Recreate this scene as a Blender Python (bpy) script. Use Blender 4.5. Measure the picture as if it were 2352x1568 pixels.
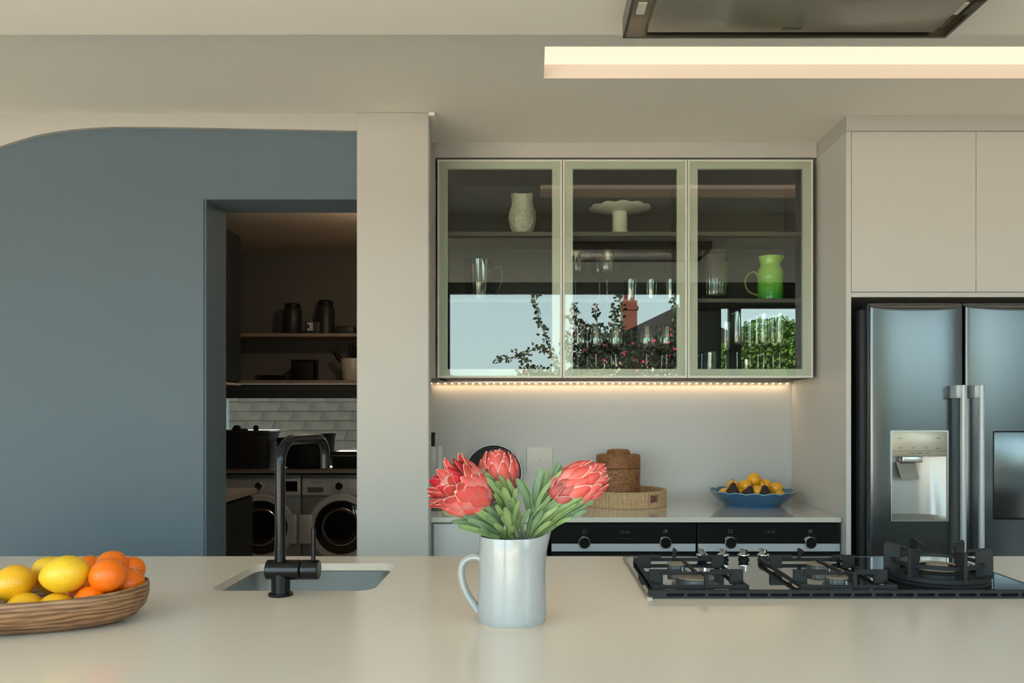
import bpy, bmesh, math, random
from mathutils import Vector, Matrix, noise
random.seed(7)
PI = math.pi
scn = bpy.context.scene
for o in list(bpy.data.objects): bpy.data.objects.remove(o)
COL = scn.collection

# ------------------------------------------------------------------ camera
F, CU, CV, CZ = 1890.0, 1225.0, 945.0, 1.325      # focal length px, vanishing point, eye height
cam = bpy.data.cameras.new('camera'); camo = bpy.data.objects.new('camera', cam); COL.objects.link(camo)
camo.location = (0, 0, CZ); camo.rotation_euler = (PI/2, 0, 0)
cam.sensor_fit = 'HORIZONTAL'; cam.sensor_width = 36; cam.lens = F/2352*36
cam.shift_x = -(CU-1176)/2352; cam.shift_y = (CV-784)/2352
cam.clip_start = 0.05; cam.clip_end = 300
scn.camera = camo

# ------------------------------------------------------------------ world, sun, portals, exposure
scn.view_settings.view_transform = 'Standard'; scn.view_settings.look = 'None'
scn.view_settings.gamma = 1; scn.view_settings.use_curve_mapping = False
scn.view_settings.exposure = 0.70
SKY = 4.2
world = bpy.data.worlds.new('sky'); scn.world = world; world.use_nodes = True
wn = world.node_tree; wn.nodes.clear()
tc = wn.nodes.new('ShaderNodeTexCoord'); sp = wn.nodes.new('ShaderNodeSeparateXYZ')
rp = wn.nodes.new('ShaderNodeValToRGB'); bg = wn.nodes.new('ShaderNodeBackground'); wo = wn.nodes.new('ShaderNodeOutputWorld')
wn.links.new(tc.outputs['Generated'], sp.inputs[0]); wn.links.new(sp.outputs['Z'], rp.inputs[0])
wn.links.new(rp.outputs[0], bg.inputs[0]); wn.links.new(bg.outputs[0], wo.inputs[0])
rp.color_ramp.elements[0].position = 0.0; rp.color_ramp.elements[0].color = (.74, .93, .93, 1)
rp.color_ramp.elements[1].position = 0.9; rp.color_ramp.elements[1].color = (.40, .60, .80, 1)
e = rp.color_ramp.elements.new(.25); e.color = (.58, .81, .87, 1)
bg.inputs[1].default_value = SKY
sun = bpy.data.lights.new('sun', 'SUN'); suno = bpy.data.objects.new('sun', sun); COL.objects.link(suno)
sun.energy = 24; sun.color = (1, .82, .64); sun.angle = .01
suno.rotation_euler = Vector((-.5, .75, .60)).to_track_quat('Z', 'Y').to_euler()

def area(name, loc, rot, sx, sy, power=0, color=(1, 1, 1), portal=False):
    l = bpy.data.lights.new(name, 'AREA'); l.shape = 'RECTANGLE'; l.size = sx; l.size_y = sy
    l.energy = power; l.color = color
    o = bpy.data.objects.new(name, l); COL.objects.link(o); o.location = loc; o.rotation_euler = rot
    if portal: l.cycles.is_portal = True
    return o
WY = -0.3     # the window wall behind the camera
# portals face into the room (+Y)
area('window_portal', (-2.7, WY-.05, 1.19), (PI/2, 0, PI), 3.4, 2.32, 1, portal=True)
area('window_portal.001', (.29, WY-.05, 1.22), (PI/2, 0, PI), 2.18, 2.4, 1, portal=True)
area('window_portal.002', (2.94, WY-.05, 1.16), (PI/2, 0, PI), 2.5, 2.28, 1, portal=True)

# ------------------------------------------------------------------ helpers
def W(u, v, Y): return Vector(((u-CU)*Y/F, Y, CZ-(v-CV)*Y/F))
def S(px, Y): return px*Y/F
def tag(o, label=None, cat=None, group=None, kind=None):
    if label: o['label'] = label
    if cat: o['category'] = cat
    if group: o['group'] = group
    if kind: o['kind'] = kind
    return o
ORG = {}
def thing(name, loc, label, cat, group=None, kind=None, rotz=0):
    o = bpy.data.objects.new(name, None); COL.objects.link(o); o.empty_display_size = .05
    o.location = loc; o.rotation_euler = (0, 0, rotz); ORG[o.name] = Vector(loc)
    return tag(o, label, cat, group, kind)
def obj(name, bm, m, parent=None, origin=None, local=False, smooth=35):
    """bm in world coordinates (local=True: already in the parent's frame)"""
    if origin is None:
        origin = ORG[parent.name] if (parent and not local) else Vector((0, 0, 0))
    origin = Vector(origin)
    if origin.length: bmesh.ops.translate(bm, verts=bm.verts, vec=-origin)
    me = bpy.data.meshes.new(name); bm.normal_update(); bm.to_mesh(me); bm.free()
    if smooth:
        me.shade_smooth(); me.set_sharp_from_angle(angle=math.radians(smooth))
    for mm in (m if isinstance(m, (list, tuple)) else [m]): me.materials.append(mm)
    o = bpy.data.objects.new(name, me); COL.objects.link(o)
    if parent:
        o.parent = parent
        if not local: o.location = origin-ORG[parent.name]
    else: o.location = origin
    ORG[o.name] = origin.copy()
    return o
def NB(): return bmesh.new()
def merge(bm, t, mi=0):
    if mi:
        for f in t.faces: f.material_index = mi
    me = bpy.data.meshes.new('tmp'); t.to_mesh(me); t.free(); bm.from_mesh(me); bpy.data.meshes.remove(me)
    return bm
def box(x0, x1, y0, y1, z0, z1, bev=0, seg=2, bm=None, M=None, mi=0):
    t = bmesh.new(); bmesh.ops.create_cube(t, size=1)
    for v in t.verts: v.co = Vector(((x0+x1)/2+v.co.x*(x1-x0), (y0+y1)/2+v.co.y*(y1-y0), (z0+z1)/2+v.co.z*(z1-z0)))
    if bev: bmesh.ops.bevel(t, geom=t.edges[:], offset=bev, segments=seg, affect='EDGES', profile=.5)
    if M is not None: bmesh.ops.transform(t, matrix=M, verts=t.verts)
    if bm is None:
        if mi:
            for f in t.faces: f.material_index = mi
        return t
    return merge(bm, t, mi)
def loft(rings, bm=None, closed=True, cap0=True, cap1=True, loop=False, mi=0):
    if bm is None: bm = bmesh.new()
    R = [[bm.verts.new(p) for p in r] for r in rings]
    n = len(R[0]); fs = []
    rng = range(len(R)) if loop else range(len(R)-1)
    for i in rng:
        a, b = R[i], R[(i+1) % len(R)]
        for j in range(n if closed else n-1):
            k = (j+1) % n
            try: fs.append(bm.faces.new((a[j], a[k], b[k], b[j])))
            except ValueError: pass
    if closed and not loop:
        if cap0: fs.append(bm.faces.new(list(reversed(R[0]))))
        if cap1: fs.append(bm.faces.new(R[-1]))
    for f in fs: f.material_index = mi
    return bm
def lathe(prof, n=32, c=(0, 0, 0), bm=None, mod=None, M=None, mi=0):
    """prof: [(r,z)]; ends with r<=0 collapse to a point"""
    t = bmesh.new(); prev = None
    for i, (r, z) in enumerate(prof):
        if r <= 1e-6: cur = [t.verts.new((0, 0, z))]
        else:
            cur = []
            for j in range(n):
                a = 2*PI*j/n; rr, zz = (r, z) if mod is None else mod(r, z, a, i)
                cur.append(t.verts.new((rr*math.cos(a), rr*math.sin(a), zz)))
        if prev is not None:
            if len(prev) == 1 and len(cur) > 1:
                for j in range(n): t.faces.new((prev[0], cur[(j+1) % n], cur[j]))
            elif len(cur) == 1 and len(prev) > 1:
                for j in range(n): t.faces.new((prev[j], prev[(j+1) % n], cur[0]))
            elif len(cur) > 1:
                for j in range(n): t.faces.new((prev[j], prev[(j+1) % n], cur[(j+1) % n], cur[j]))
        prev = cur
    for f in t.faces: f.material_index = mi
    bmesh.ops.recalc_face_normals(t, faces=t.faces[:])
    if M is not None: bmesh.ops.transform(t, matrix=M, verts=t.verts)
    bmesh.ops.translate(t, verts=t.verts, vec=Vector(c))
    if bm is None: return t
    return merge(bm, t)
def cyl(p0, p1, r, n=24, r1=None, bev=0, bm=None, mi=0):
    p0, p1 = Vector(p0), Vector(p1); L = (p1-p0).length; r1 = r if r1 is None else r1
    pr = [(0, 0), (r-bev, 0), (r, bev), (r1, L-bev), (r1-bev, L), (0, L)] if bev else [(0, 0), (r, 0), (r1, L), (0, L)]
    q = (p1-p0).to_track_quat('Z', 'Y').to_matrix().to_4x4()
    return lathe(pr, n, p0, bm, M=q, mi=mi)
def spline(pts, n=8):
    P = [Vector(p) for p in pts]; out = []
    for i in range(len(P)-1):
        a = P[max(i-1, 0)]; b = P[i]; c = P[i+1]; d = P[min(i+2, len(P)-1)]
        for k in range(n):
            t = k/n
            out.append(.5*((2*b)+(c-a)*t+(2*a-5*b+4*c-d)*t*t+(3*b-a-3*c+d)*t**3))
    out.append(P[-1]); return out
def tube(pts, r, n=12, bm=None, flat=None, mi=0):
    """r: number or function of t; flat: (sx,sy) section scale"""
    P = [Vector(p) for p in pts]; rings = []; T = (P[1]-P[0]).normalized()
    up = Vector((0, 0, 1)) if abs(T.z) < .9 else Vector((0, 1, 0))
    N = (up-T*up.dot(T)).normalized()
    for i, p in enumerate(P):
        a = P[max(i-1, 0)]; b = P[min(i+1, len(P)-1)]; T2 = (b-a).normalized()
        N = (N-T2*N.dot(T2)).normalized(); B = T2.cross(N)
        rr = r(i/(len(P)-1)) if callable(r) else r; sx, sy = flat or (1, 1)
        rings.append([p+(N*math.cos(2*PI*j/n)*sx+B*math.sin(2*PI*j/n)*sy)*rr for j in range(n)])
    return loft(rings, bm, mi=mi)
def bar(p0, p1, w, h, bev=.0015, bm=None, mi=0):
    """rectangular bar from p0 to p1, h is the height, w the width"""
    p0, p1 = Vector(p0), Vector(p1); d = p1-p0; L = d.length; x = d.normalized()
    up = Vector((0, 0, 1))
    if abs(x.z) > .95: up = Vector((0, 1, 0))
    y = up.cross(x).normalized(); z = x.cross(y)
    M = Matrix((x, y, z)).transposed().to_4x4(); M.translation = (p0+p1)/2
    return box(-L/2, L/2, -w/2, w/2, -h/2, h/2, bev, 1, bm, M, mi)
def rrect(x0, x1, y0, y1, r, n=6):
    out = []
    for cx, cy, a0 in ((x1-r, y1-r, 0), (x0+r, y1-r, PI/2), (x0+r, y0+r, PI), (x1-r, y0+r, 1.5*PI)):
        for k in range(n+1):
            a = a0+PI/2*k/n; out.append((cx+r*math.cos(a), cy+r*math.sin(a)))
    return out
def plate_holes(outer, holes, d0, d1, f, bm=None, mi=0):
    """flat plate with holes; f(a,b,d) maps plane coordinates to space"""
    t = bmesh.new(); es = []; loops = []
    for lp in [outer]+holes:
        vs = [t.verts.new(f(a, b, d0)) for a, b in lp]; loops.append(vs)
        for i in range(len(vs)): es.append(t.edges.new((vs[i], vs[(i+1) % len(vs)])))
    bmesh.ops.triangle_fill(t, edges=es, use_beauty=True)
    base = t.faces[:]; vm = {}
    for v in list(t.verts): vm[v] = None
    for lp, vs in zip([outer]+holes, loops):
        for (a, b), v in zip(lp, vs): vm[v] = t.verts.new(f(a, b, d1))
    for fc in base: t.faces.new([vm[v] for v in reversed(fc.verts)])
    for vs in loops:
        for i in range(len(vs)):
            a, b = vs[i], vs[(i+1) % len(vs)]; t.faces.new((a, b, vm[b], vm[a]))
    bmesh.ops.recalc_face_normals(t, faces=t.faces[:])
    for fc in t.faces: fc.material_index = mi
    if bm is None: return t
    return merge(bm, t)
def rect(x0, x1, y0, y1): return [(x0, y0), (x1, y0), (x1, y1), (x0, y1)]
def grid_front(xs, zs, yf, hole=None, thick=.02):
    """panel facing -Y with shape yf(x,z); hole=(x0,x1,z0,z1) on grid lines; returns bm with sides"""
    t = bmesh.new(); V = {}
    for i, x in enumerate(xs):
        for k, z in enumerate(zs): V[i, k] = t.verts.new((x, yf(x, z), z))
    for i in range(len(xs)-1):
        for k in range(len(zs)-1):
            if hole and xs[i] >= hole[0]-1e-6 and xs[i+1] <= hole[1]+1e-6 and zs[k] >= hole[2]-1e-6 and zs[k+1] <= hole[3]+1e-6: continue
            t.faces.new((V[i, k], V[i+1, k], V[i+1, k+1], V[i, k+1]))
    for v in [v for v in t.verts if not v.link_faces]: t.verts.remove(v)
    be = [e for e in t.edges if e.is_boundary]
    r = bmesh.ops.extrude_edge_only(t, edges=be)
    ymax = max(v.co.y for v in t.verts)+thick
    for v in [g for g in r['geom'] if isinstance(g, bmesh.types.BMVert)]: v.co.y = ymax
    bmesh.ops.recalc_face_normals(t, faces=t.faces[:])
    # outward = -Y for the front
    return t
def lin(a, b, n): return [a+(b-a)*i/n for i in range(n+1)]
def text_bm(s, size, f, shear=0):
    cu = bpy.data.curves.new('lettering', 'FONT'); cu.body = s; cu.size = size; cu.align_x = 'CENTER'; cu.align_y = 'CENTER'
    cu.shear = shear; cu.resolution_u = 3; cu.extrude = .0002
    o = bpy.data.objects.new('lettering_tmp', cu); COL.objects.link(o)
    dg = bpy.context.evaluated_depsgraph_get(); me = bpy.data.meshes.new_from_object(o.evaluated_get(dg))
    t = bmesh.new(); t.from_mesh(me); bpy.data.meshes.remove(me); bpy.data.objects.remove(o); bpy.data.curves.remove(cu)
    for v in t.verts: v.co = f(v.co)
    return t

# ------------------------------------------------------------------ materials
def mat(name, col, rough=.5, metal=0, spec=.5, noise_s=0, col2=None, bump=0, bump_s=50, stretch=(1, 1, 1), emit=None, estr=0, coat=0, trans=0, coords='Object', alpha=1, det=3, sss=0):
    m = bpy.data.materials.new(name); m.use_nodes = True; nt = m.node_tree; b = nt.nodes['Principled BSDF']
    b.inputs['Base Color'].default_value = (*col, 1); b.inputs['Roughness'].default_value = rough
    b.inputs['Metallic'].default_value = metal; b.inputs['Specular IOR Level'].default_value = spec
    b.inputs['Coat Weight'].default_value = coat; b.inputs['Coat Roughness'].default_value = .05
    if emit: b.inputs['Emission Color'].default_value = (*emit, 1); b.inputs['Emission Strength'].default_value = estr
    tcn = nt.nodes.new('ShaderNodeTexCoord'); mp = nt.nodes.new('ShaderNodeMapping'); nt.links.new(tcn.outputs[coords], mp.inputs[0])
    mp.inputs['Scale'].default_value = stretch
    if col2 is not None:
        nz = nt.nodes.new('ShaderNodeTexNoise'); nz.inputs['Scale'].default_value = noise_s; nz.inputs['Detail'].default_value = det
        nt.links.new(mp.outputs[0], nz.inputs[0]); cr = nt.nodes.new('ShaderNodeValToRGB')
        cr.color_ramp.elements[0].position = .35; cr.color_ramp.elements[0].color = (*col, 1)
        cr.color_ramp.elements[1].position = .65; cr.color_ramp.elements[1].color = (*col2, 1)
        nt.links.new(nz.outputs[0], cr.inputs[0]); nt.links.new(cr.outputs[0], b.inputs['Base Color'])
    if bump:
        nz2 = nt.nodes.new('ShaderNodeTexNoise'); nz2.inputs['Scale'].default_value = bump_s; nz2.inputs['Detail'].default_value = 4
        nt.links.new(mp.outputs[0], nz2.inputs[0]); bp = nt.nodes.new('ShaderNodeBump'); bp.inputs['Strength'].default_value = bump
        bp.inputs['Distance'].default_value = .002; nt.links.new(nz2.outputs[0], bp.inputs['Height']); nt.links.new(bp.outputs[0], b.inputs['Normal'])
    return m
def thin_glass(name, tint, refl=.12, rough=0, edge=.6, gcol=(1, 1, 1)):
    m = bpy.data.materials.new(name); m.use_nodes = True; nt = m.node_tree; nt.nodes.clear()
    out = nt.nodes.new('ShaderNodeOutputMaterial'); mx = nt.nodes.new('ShaderNodeMixShader')
    tr = nt.nodes.new('ShaderNodeBsdfTransparent'); gl = nt.nodes.new('ShaderNodeBsdfGlossy'); lw = nt.nodes.new('ShaderNodeLayerWeight')
    mr = nt.nodes.new('ShaderNodeMapRange'); lw.inputs['Blend'].default_value = .35
    nt.links.new(lw.outputs['Facing'], mr.inputs[0]); mr.inputs[3].default_value = refl; mr.inputs[4].default_value = edge
    tr.inputs[0].default_value = (*tint, 1); gl.inputs['Roughness'].default_value = rough; gl.inputs[0].default_value = (*gcol, 1)
    nt.links.new(mr.outputs[0], mx.inputs[0]); nt.links.new(tr.outputs[0], mx.inputs[1]); nt.links.new(gl.outputs[0], mx.inputs[2])
    nt.links.new(mx.outputs[0], out.inputs[0]); return m
M = {}
M['white'] = mat('painted_plaster', (.50, .485, .455), .75, bump=.15, bump_s=60, noise_s=3, col2=(.49, .475, .445))
M['ceil'] = mat('ceiling_paint', (.90, .835, .75), .8, bump=.1, bump_s=40, noise_s=2, col2=(.885, .82, .735))
M['blue'] = mat('blue_grey_paint', (.112, .154, .188), .8, bump=.1, bump_s=60, noise_s=2, col2=(.108, .149, .182))
M['cab'] = mat('cabinet_lacquer', (.55, .545, .52), .5, noise_s=200, col2=(.54, .535, .51))
M['sage'] = mat('door_frame_lacquer', (.66, .66, .59), .35, noise_s=150, col2=(.64, .64, .57))
M['cabin'] = mat('cabinet_interior', (.030, .034, .031), .6, noise_s=30, col2=(.027, .031, .028))
M['stone'] = mat('worktop_stone', (.76, .665, .555), .2, noise_s=700, col2=(.69, .60, .50), spec=.5, det=2)
M['stone2'] = mat('polished_worktop', (.62, .595, .54), .05, noise_s=600, col2=(.58, .555, .50), spec=.6, coat=.6)
M['splash'] = mat('backsplash_stone', (.52, .525, .515), .45, noise_s=500, col2=(.485, .49, .48), det=2)
M['floor'] = mat('floor_boards', (.74, .60, .45), .4, noise_s=6, col2=(.66, .52, .38), stretch=(1, 8, 1))
M['pave'] = mat('patio_stone', (.55, .48, .38), .8, noise_s=5, col2=(.48, .41, .32), bump=.3)
M['steel'] = mat('brushed_steel', (.50, .51, .50), .28, 1, bump=.05, bump_s=300, stretch=(30, 1, 1))
M['fridge'] = mat('fridge_steel', (.135, .155, .17), .23, 1, bump=.04, bump_s=400, stretch=(1, 1, 20))
M['chrome'] = mat('chrome', (.75, .75, .74), .12, 1)
M['darksteel'] = mat('dark_steel', (.22, .20, .17), .3, 1)
M['hoodpanel'] = mat('hood_panel_glass', (.24, .21, .165), .3, .3, spec=.6, coat=.3)
M['black'] = mat('black_plastic', (.008, .009, .010), .5, spec=.25)
M['blackgloss'] = mat('black_glass', (.006, .008, .009), .04, spec=.6)
M['hobglass'] = mat('hob_glass', (.008, .009, .010), .03, spec=.9, coat=1)
M['iron'] = mat('cast_iron', (.013, .015, .017), .6, spec=.4, bump=.25, bump_s=500)
M['cap'] = mat('burner_cap', (.24, .19, .14), .7, bump=.2, bump_s=400)
M['alu'] = mat('burner_alloy', (.13, .135, .14), .45, .6)
M['strip'] = mat('satin_strip', (.46, .50, .54), .45, .35)
M['tap'] = mat('gunmetal_tap', (.026, .027, .029), .22, .9)
M['ceramic'] = mat('white_glaze', (.37, .385, .39), .18, coat=.3, noise_s=60, col2=(.36, .375, .38))
M['rawclay'] = mat('unglazed_rim', (.55, .47, .36), .8)
M['ceramic2'] = mat('cream_ceramic', (.86, .82, .70), .3)
M['lemon'] = mat('lemon_skin', (.82, .41, .010), .36, noise_s=25, col2=(.76, .38, .009), bump=.5, bump_s=220)
M['lemon2'] = mat('lemon_skin_greenish', (.72, .44, .012), .36, noise_s=12, col2=(.80, .46, .018), bump=.5, bump_s=220)
M['orange'] = mat('orange_skin', (.80, .155, .002), .27, spec=.4, noise_s=14, col2=(.80, .14, .003), bump=.5, bump_s=260)
M['calyx'] = mat('dry_calyx', (.25, .24, .10), .8)
M['blemon'] = mat('deep_yellow_skin', (.85, .42, .02), .4, bump=.4, bump_s=200, noise_s=20, col2=(.8, .38, .015))
M['pear'] = mat('dark_pear_skin', (.022, .012, .010), .5, bump=.2, bump_s=100)
M['bluebowl'] = mat('blue_glaze', (.025, .10, .21), .18, coat=.5, noise_s=20, col2=(.03, .12, .25))
M['bluerim'] = mat('pale_blue_rim', (.25, .40, .50), .3)
M['rattan'] = mat('brown_rattan', (.30, .125, .038), .5, noise_s=90, col2=(.14, .055, .016), bump=.4, bump_s=200)
M['jute'] = mat('jute_cord', (.52, .35, .195), .85, noise_s=120, col2=(.37, .24, .125), bump=.5, bump_s=300)
M['onion'] = mat('onion_skin', (.30, .08, .12), .3)
M['marble'] = mat('veined_marble', (.50, .49, .44), .3, noise_s=14, col2=(.30, .29, .25), det=8, stretch=(1, 1, .5))
M['carved'] = mat('carved_ceramic', (.84, .80, .68), .3, bump=1, bump_s=45)
M['carved'].node_tree.nodes['Bump'].inputs['Distance'].default_value = .012
M['socket'] = mat('socket_plastic', (.60, .585, .53), .4)
M['ledw'] = mat('warm_led', (1, .8, .5), .5, emit=(1, .62, .30), estr=9)
M['ledlens'] = mat('warm_diffuser', (.1, .1, .1), .5, emit=(1.0, .73, .52), estr=.76)
M['green'] = mat('green_glaze', (.05, .32, .03), .15, coat=.5)
M['leaf'] = mat('leaf_green', (.165, .25, .085), .45, noise_s=30, col2=(.23, .32, .13), spec=.4)
M['leaf2'] = mat('leaf_grey_green', (.115, .195, .095), .45, noise_s=30, col2=(.17, .26, .13), spec=.4)
M['stem'] = mat('green_stem', (.20, .26, .07), .6)
M['slate'] = mat('slate_shingle', (.060, .043, .027), 1, spec=.1, noise_s=4, col2=(.033, .024, .016), bump=.5, bump_s=15, det=8)
M['wicker'] = mat('black_wicker', (.018, .017, .016), .5)
M['wmgrey'] = mat('machine_grey', (.22, .24, .24), .45, .2)
M['wmsilver'] = mat('machine_silver', (.52, .54, .54), .4, .2)
M['shelf'] = mat('shelf_wood', (.32, .26, .20), .6, noise_s=8, col2=(.27, .22, .17), stretch=(1, 10, 1))
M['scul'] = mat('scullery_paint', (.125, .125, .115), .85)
M['darkcab'] = mat('dark_cabinet', (.02, .024, .028), .45)
M['brick'] = mat('chimney_brick', (.16, .04, .022), .9, noise_s=8, col2=(.11, .03, .02))
M['tiles'] = mat('roof_tiles', (.02, .022, .024), .9)
M['bush'] = mat('bush_leaf', (.02, .035, .012), .6)
M['hedge'] = mat('hedge_leaf', (.10, .22, .03), .6, noise_s=3, col2=(.05, .12, .02))
M['bract_pink'] = mat('pink_blossom', (.6, .03, .12), .6)
M['frame'] = mat('dark_window_frame', (.03, .035, .04), .5)
M['whiteframe'] = mat('wall_paint_behind', (.72, .66, .58), .8)
M['mark'] = mat('printed_mark', (.10, .105, .105), .5)
M['markd'] = mat('printed_mark_dark', (.03, .03, .03), .5)
M['disp'] = mat('dim_display', (.01, .025, .025), .4, emit=(.25, .5, .5), estr=.02)
M['pane'] = thin_glass('door_glass', (.90, .93, .90), .052, 0, .4)
M['clear'] = thin_glass('clear_glass', (.90, .93, .92), .10, .02, .95)
M['smoke'] = thin_glass('smoky_glass', (.70, .68, .64), .10, .03, .8)
M['window'] = thin_glass('window_glass', (.92, .94, .93), .05, 0, .5)

def ramp_mat(name, attr, stops, rough=.45, attr2=None, stops2=None, coat=0, bump=0):
    m = bpy.data.materials.new(name); m.use_nodes = True; nt = m.node_tree; b = nt.nodes['Principled BSDF']
    b.inputs['Roughness'].default_value = rough; b.inputs['Coat Weight'].default_value = coat
    def rr(a, st):
        at = nt.nodes.new('ShaderNodeAttribute'); at.attribute_name = a; cr = nt.nodes.new('ShaderNodeValToRGB')
        cr.color_ramp.elements[0].position = st[0][0]; cr.color_ramp.elements[0].color = (*st[0][1], 1)
        cr.color_ramp.elements[1].position = st[-1][0]; cr.color_ramp.elements[1].color = (*st[-1][1], 1)
        for p, c in st[1:-1]: e = cr.color_ramp.elements.new(p); e.color = (*c, 1)
        nt.links.new(at.outputs['Fac'], cr.inputs[0]); return at, cr
    a1, c1 = rr(attr, stops)
    if attr2:
        at, c2 = rr(attr2, stops2); mx = nt.nodes.new('ShaderNodeMix'); mx.data_type = 'RGBA'
        mx.inputs[7].default_value = (.86, .58, .50, 1)
        nt.links.new(c2.outputs[0], mx.inputs[0]); nt.links.new(c1.outputs[0], mx.inputs[6]); nt.links.new(mx.outputs[2], b.inputs['Base Color'])
    else: nt.links.new(c1.outputs[0], b.inputs['Base Color'])
    return m
K, Wt = (0, 0, 0), (1, 1, 1)
M['bract'] = ramp_mat('protea_bract', 't', [(0, (.45, .09, .08)), (.3, (.70, .19, .17)), (.6, (.66, .085, .065)), (1, (.50, .035, .03))], .5, 'rim', [(.62, K), (.95, Wt)])
M['bractdark'] = ramp_mat('protea_bract_dark', 't', [(0, (.25, .06, .05)), (.5, (.50, .10, .09)), (1, (.24, .03, .03))], .5, 'rim', [(.74, K), (1, (.8, .8, .8))])
M['bractpale'] = ramp_mat('protea_bract_pale', 't', [(0, (.62, .16, .15)), (.45, (.74, .24, .22)), (.8, (.62, .085, .07)), (1, (.55, .06, .05))], .5, 'rim', [(.74, K), (1, Wt)])
M['bractred'] = ramp_mat('protea_bract_inner', 't', [(0, (.6, .1, .1)), (.5, (.62, .03, .04)), (1, (.50, .008, .02))], .5, 'rim', [(.8, K), (1, Wt)])
def wood_mat():
    m = bpy.data.materials.new('olive_wood'); m.use_nodes = True; nt = m.node_tree; b = nt.nodes['Principled BSDF']
    b.inputs['Roughness'].default_value = .45
    tcn = nt.nodes.new('ShaderNodeTexCoord'); mp = nt.nodes.new('ShaderNodeMapping'); mp.inputs['Scale'].default_value = (3.5, 10, 34)
    mp.inputs['Rotation'].default_value = (0, .12, 0)
    nt.links.new(tcn.outputs['Object'], mp.inputs[0])
    nz = nt.nodes.new('ShaderNodeTexNoise'); nz.inputs['Scale'].default_value = 2.6; nz.inputs['Detail'].default_value = 9; nz.inputs['Distortion'].default_value = 1.6
    wv = nt.nodes.new('ShaderNodeTexWave'); wv.bands_direction = 'Z'; wv.inputs['Scale'].default_value = 1.1; wv.inputs['Distortion'].default_value = 7; wv.inputs['Detail'].default_value = 3; wv.inputs['Detail Scale'].default_value = 1.4
    nt.links.new(mp.outputs[0], nz.inputs[0]); nt.links.new(mp.outputs[0], wv.inputs[0])
    ad = nt.nodes.new('ShaderNodeMath'); ad.operation = 'MULTIPLY_ADD'; ad.inputs[1].default_value = .28
    m2 = nt.nodes.new('ShaderNodeMath'); m2.operation = 'MULTIPLY'; m2.inputs[1].default_value = .72
    nt.links.new(nz.outputs[0], m2.inputs[0]); nt.links.new(wv.outputs[0], ad.inputs[0]); nt.links.new(m2.outputs[0], ad.inputs[2])
    cr = nt.nodes.new('ShaderNodeValToRGB'); nt.links.new(ad.outputs[0], cr.inputs[0])
    cr.color_ramp.elements[0].position = .25; cr.color_ramp.elements[0].color = (.085, .036, .017, 1)
    cr.color_ramp.elements[1].position = .68; cr.color_ramp.elements[1].color = (.33, .175, .082, 1)
    e = cr.color_ramp.elements.new(.45); e.color = (.17, .080, .034, 1)
    nt.links.new(cr.outputs[0], b.inputs['Base Color'])
    return m
M['olive'] = wood_mat()
def jug_green():
    m = bpy.data.materials.new('graded_green_glaze'); m.use_nodes = True; nt = m.node_tree; b = nt.nodes['Principled BSDF']
    b.inputs['Roughness'].default_value = .15; b.inputs['Coat Weight'].default_value = .5
    tcn = nt.nodes.new('ShaderNodeTexCoord'); sx = nt.nodes.new('ShaderNodeSeparateXYZ'); mr = nt.nodes.new('ShaderNodeMapRange')
    mr.inputs[2].default_value = .19; nt.links.new(tcn.outputs['Object'], sx.inputs[0]); nt.links.new(sx.outputs[2], mr.inputs[0])
    cr = nt.nodes.new('ShaderNodeValToRGB'); nt.links.new(mr.outputs[0], cr.inputs[0])
    cr.color_ramp.elements[0].position = .1; cr.color_ramp.elements[0].color = (.03, .42, .03, 1)
    cr.color_ramp.elements[1].position = .7; cr.color_ramp.elements[1].color = (.42, .80, .10, 1)
    nt.links.new(cr.outputs[0], b.inputs['Base Color']); return m
M['gjug'] = jug_green()

# ================================================================== SETTING
def struct(name, bm, m, parent=None, smooth=30):
    o = obj(name, bm, m, parent, smooth=smooth)
    if not parent: o['kind'] = 'structure'
    return o
LX, RX = -4.6, 4.6
struct('floor', box(LX, RX, WY-.1, 7, -.1, 0), M['floor'])
# ceiling (with the recessed light slot, Y 2.65..2.90)
c = box(LX, RX, .58, 2.26, 2.36, 2.75)
box(LX, .037, 2.26, 3.27, 2.5, 2.75, bm=c); box(.037, RX, 2.26, 2.65, 2.5, 2.75, bm=c)
box(.037, RX, 2.903, 3.27, 2.5, 2.75, bm=c); box(.037, RX, 2.65, 2.903, 2.62, 2.75, bm=c)
box(-.70, RX, 3.27, 4.0, 2.5, 2.75, bm=c)
struct('ceiling', c, M['ceil'])
struct('ceiling_window_side', box(LX, RX, WY-.4, .58, 2.5, 2.75), M['ceil'])
struct('trim_1', box(-.412, -.388, 3.232, 3.36, 2.488, 2.503), M['ceil'])
# pillar
struct('wall_pillar', box(-.694, -.41, 3.23, 3.31, 0, 2.5, .006, 3), M['white'])
struct('wall_stub', box(-.70, -.53, 3.31, 3.96, 0, 2.5), M['white'])
# blue wall with the doorway to the scullery
b = box(LX, -1.303, 3.27, 3.49, 0, 2.75, .004, 2); box(-1.303, -.6, 3.275, 3.49, 2.168, 2.75, bm=b)
b = plate_holes([(LX, 0), (-1.303, 0), (-1.303, 2.168), (-.695, 2.168), (-.695, 2.75), (LX, 2.75)], [], 3.27, 3.49, lambda a, z, d: Vector((a, d, z)))
bmesh.ops.bevel(b, geom=[e for e in b.edges if all(abs(v.co.y-3.27) < 1e-4 and abs(v.co.x+1.303) < 1e-3 for v in e.verts)], offset=.008, segments=3, affect='EDGES')
struct('wall_blue', b, M['blue'])
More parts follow.
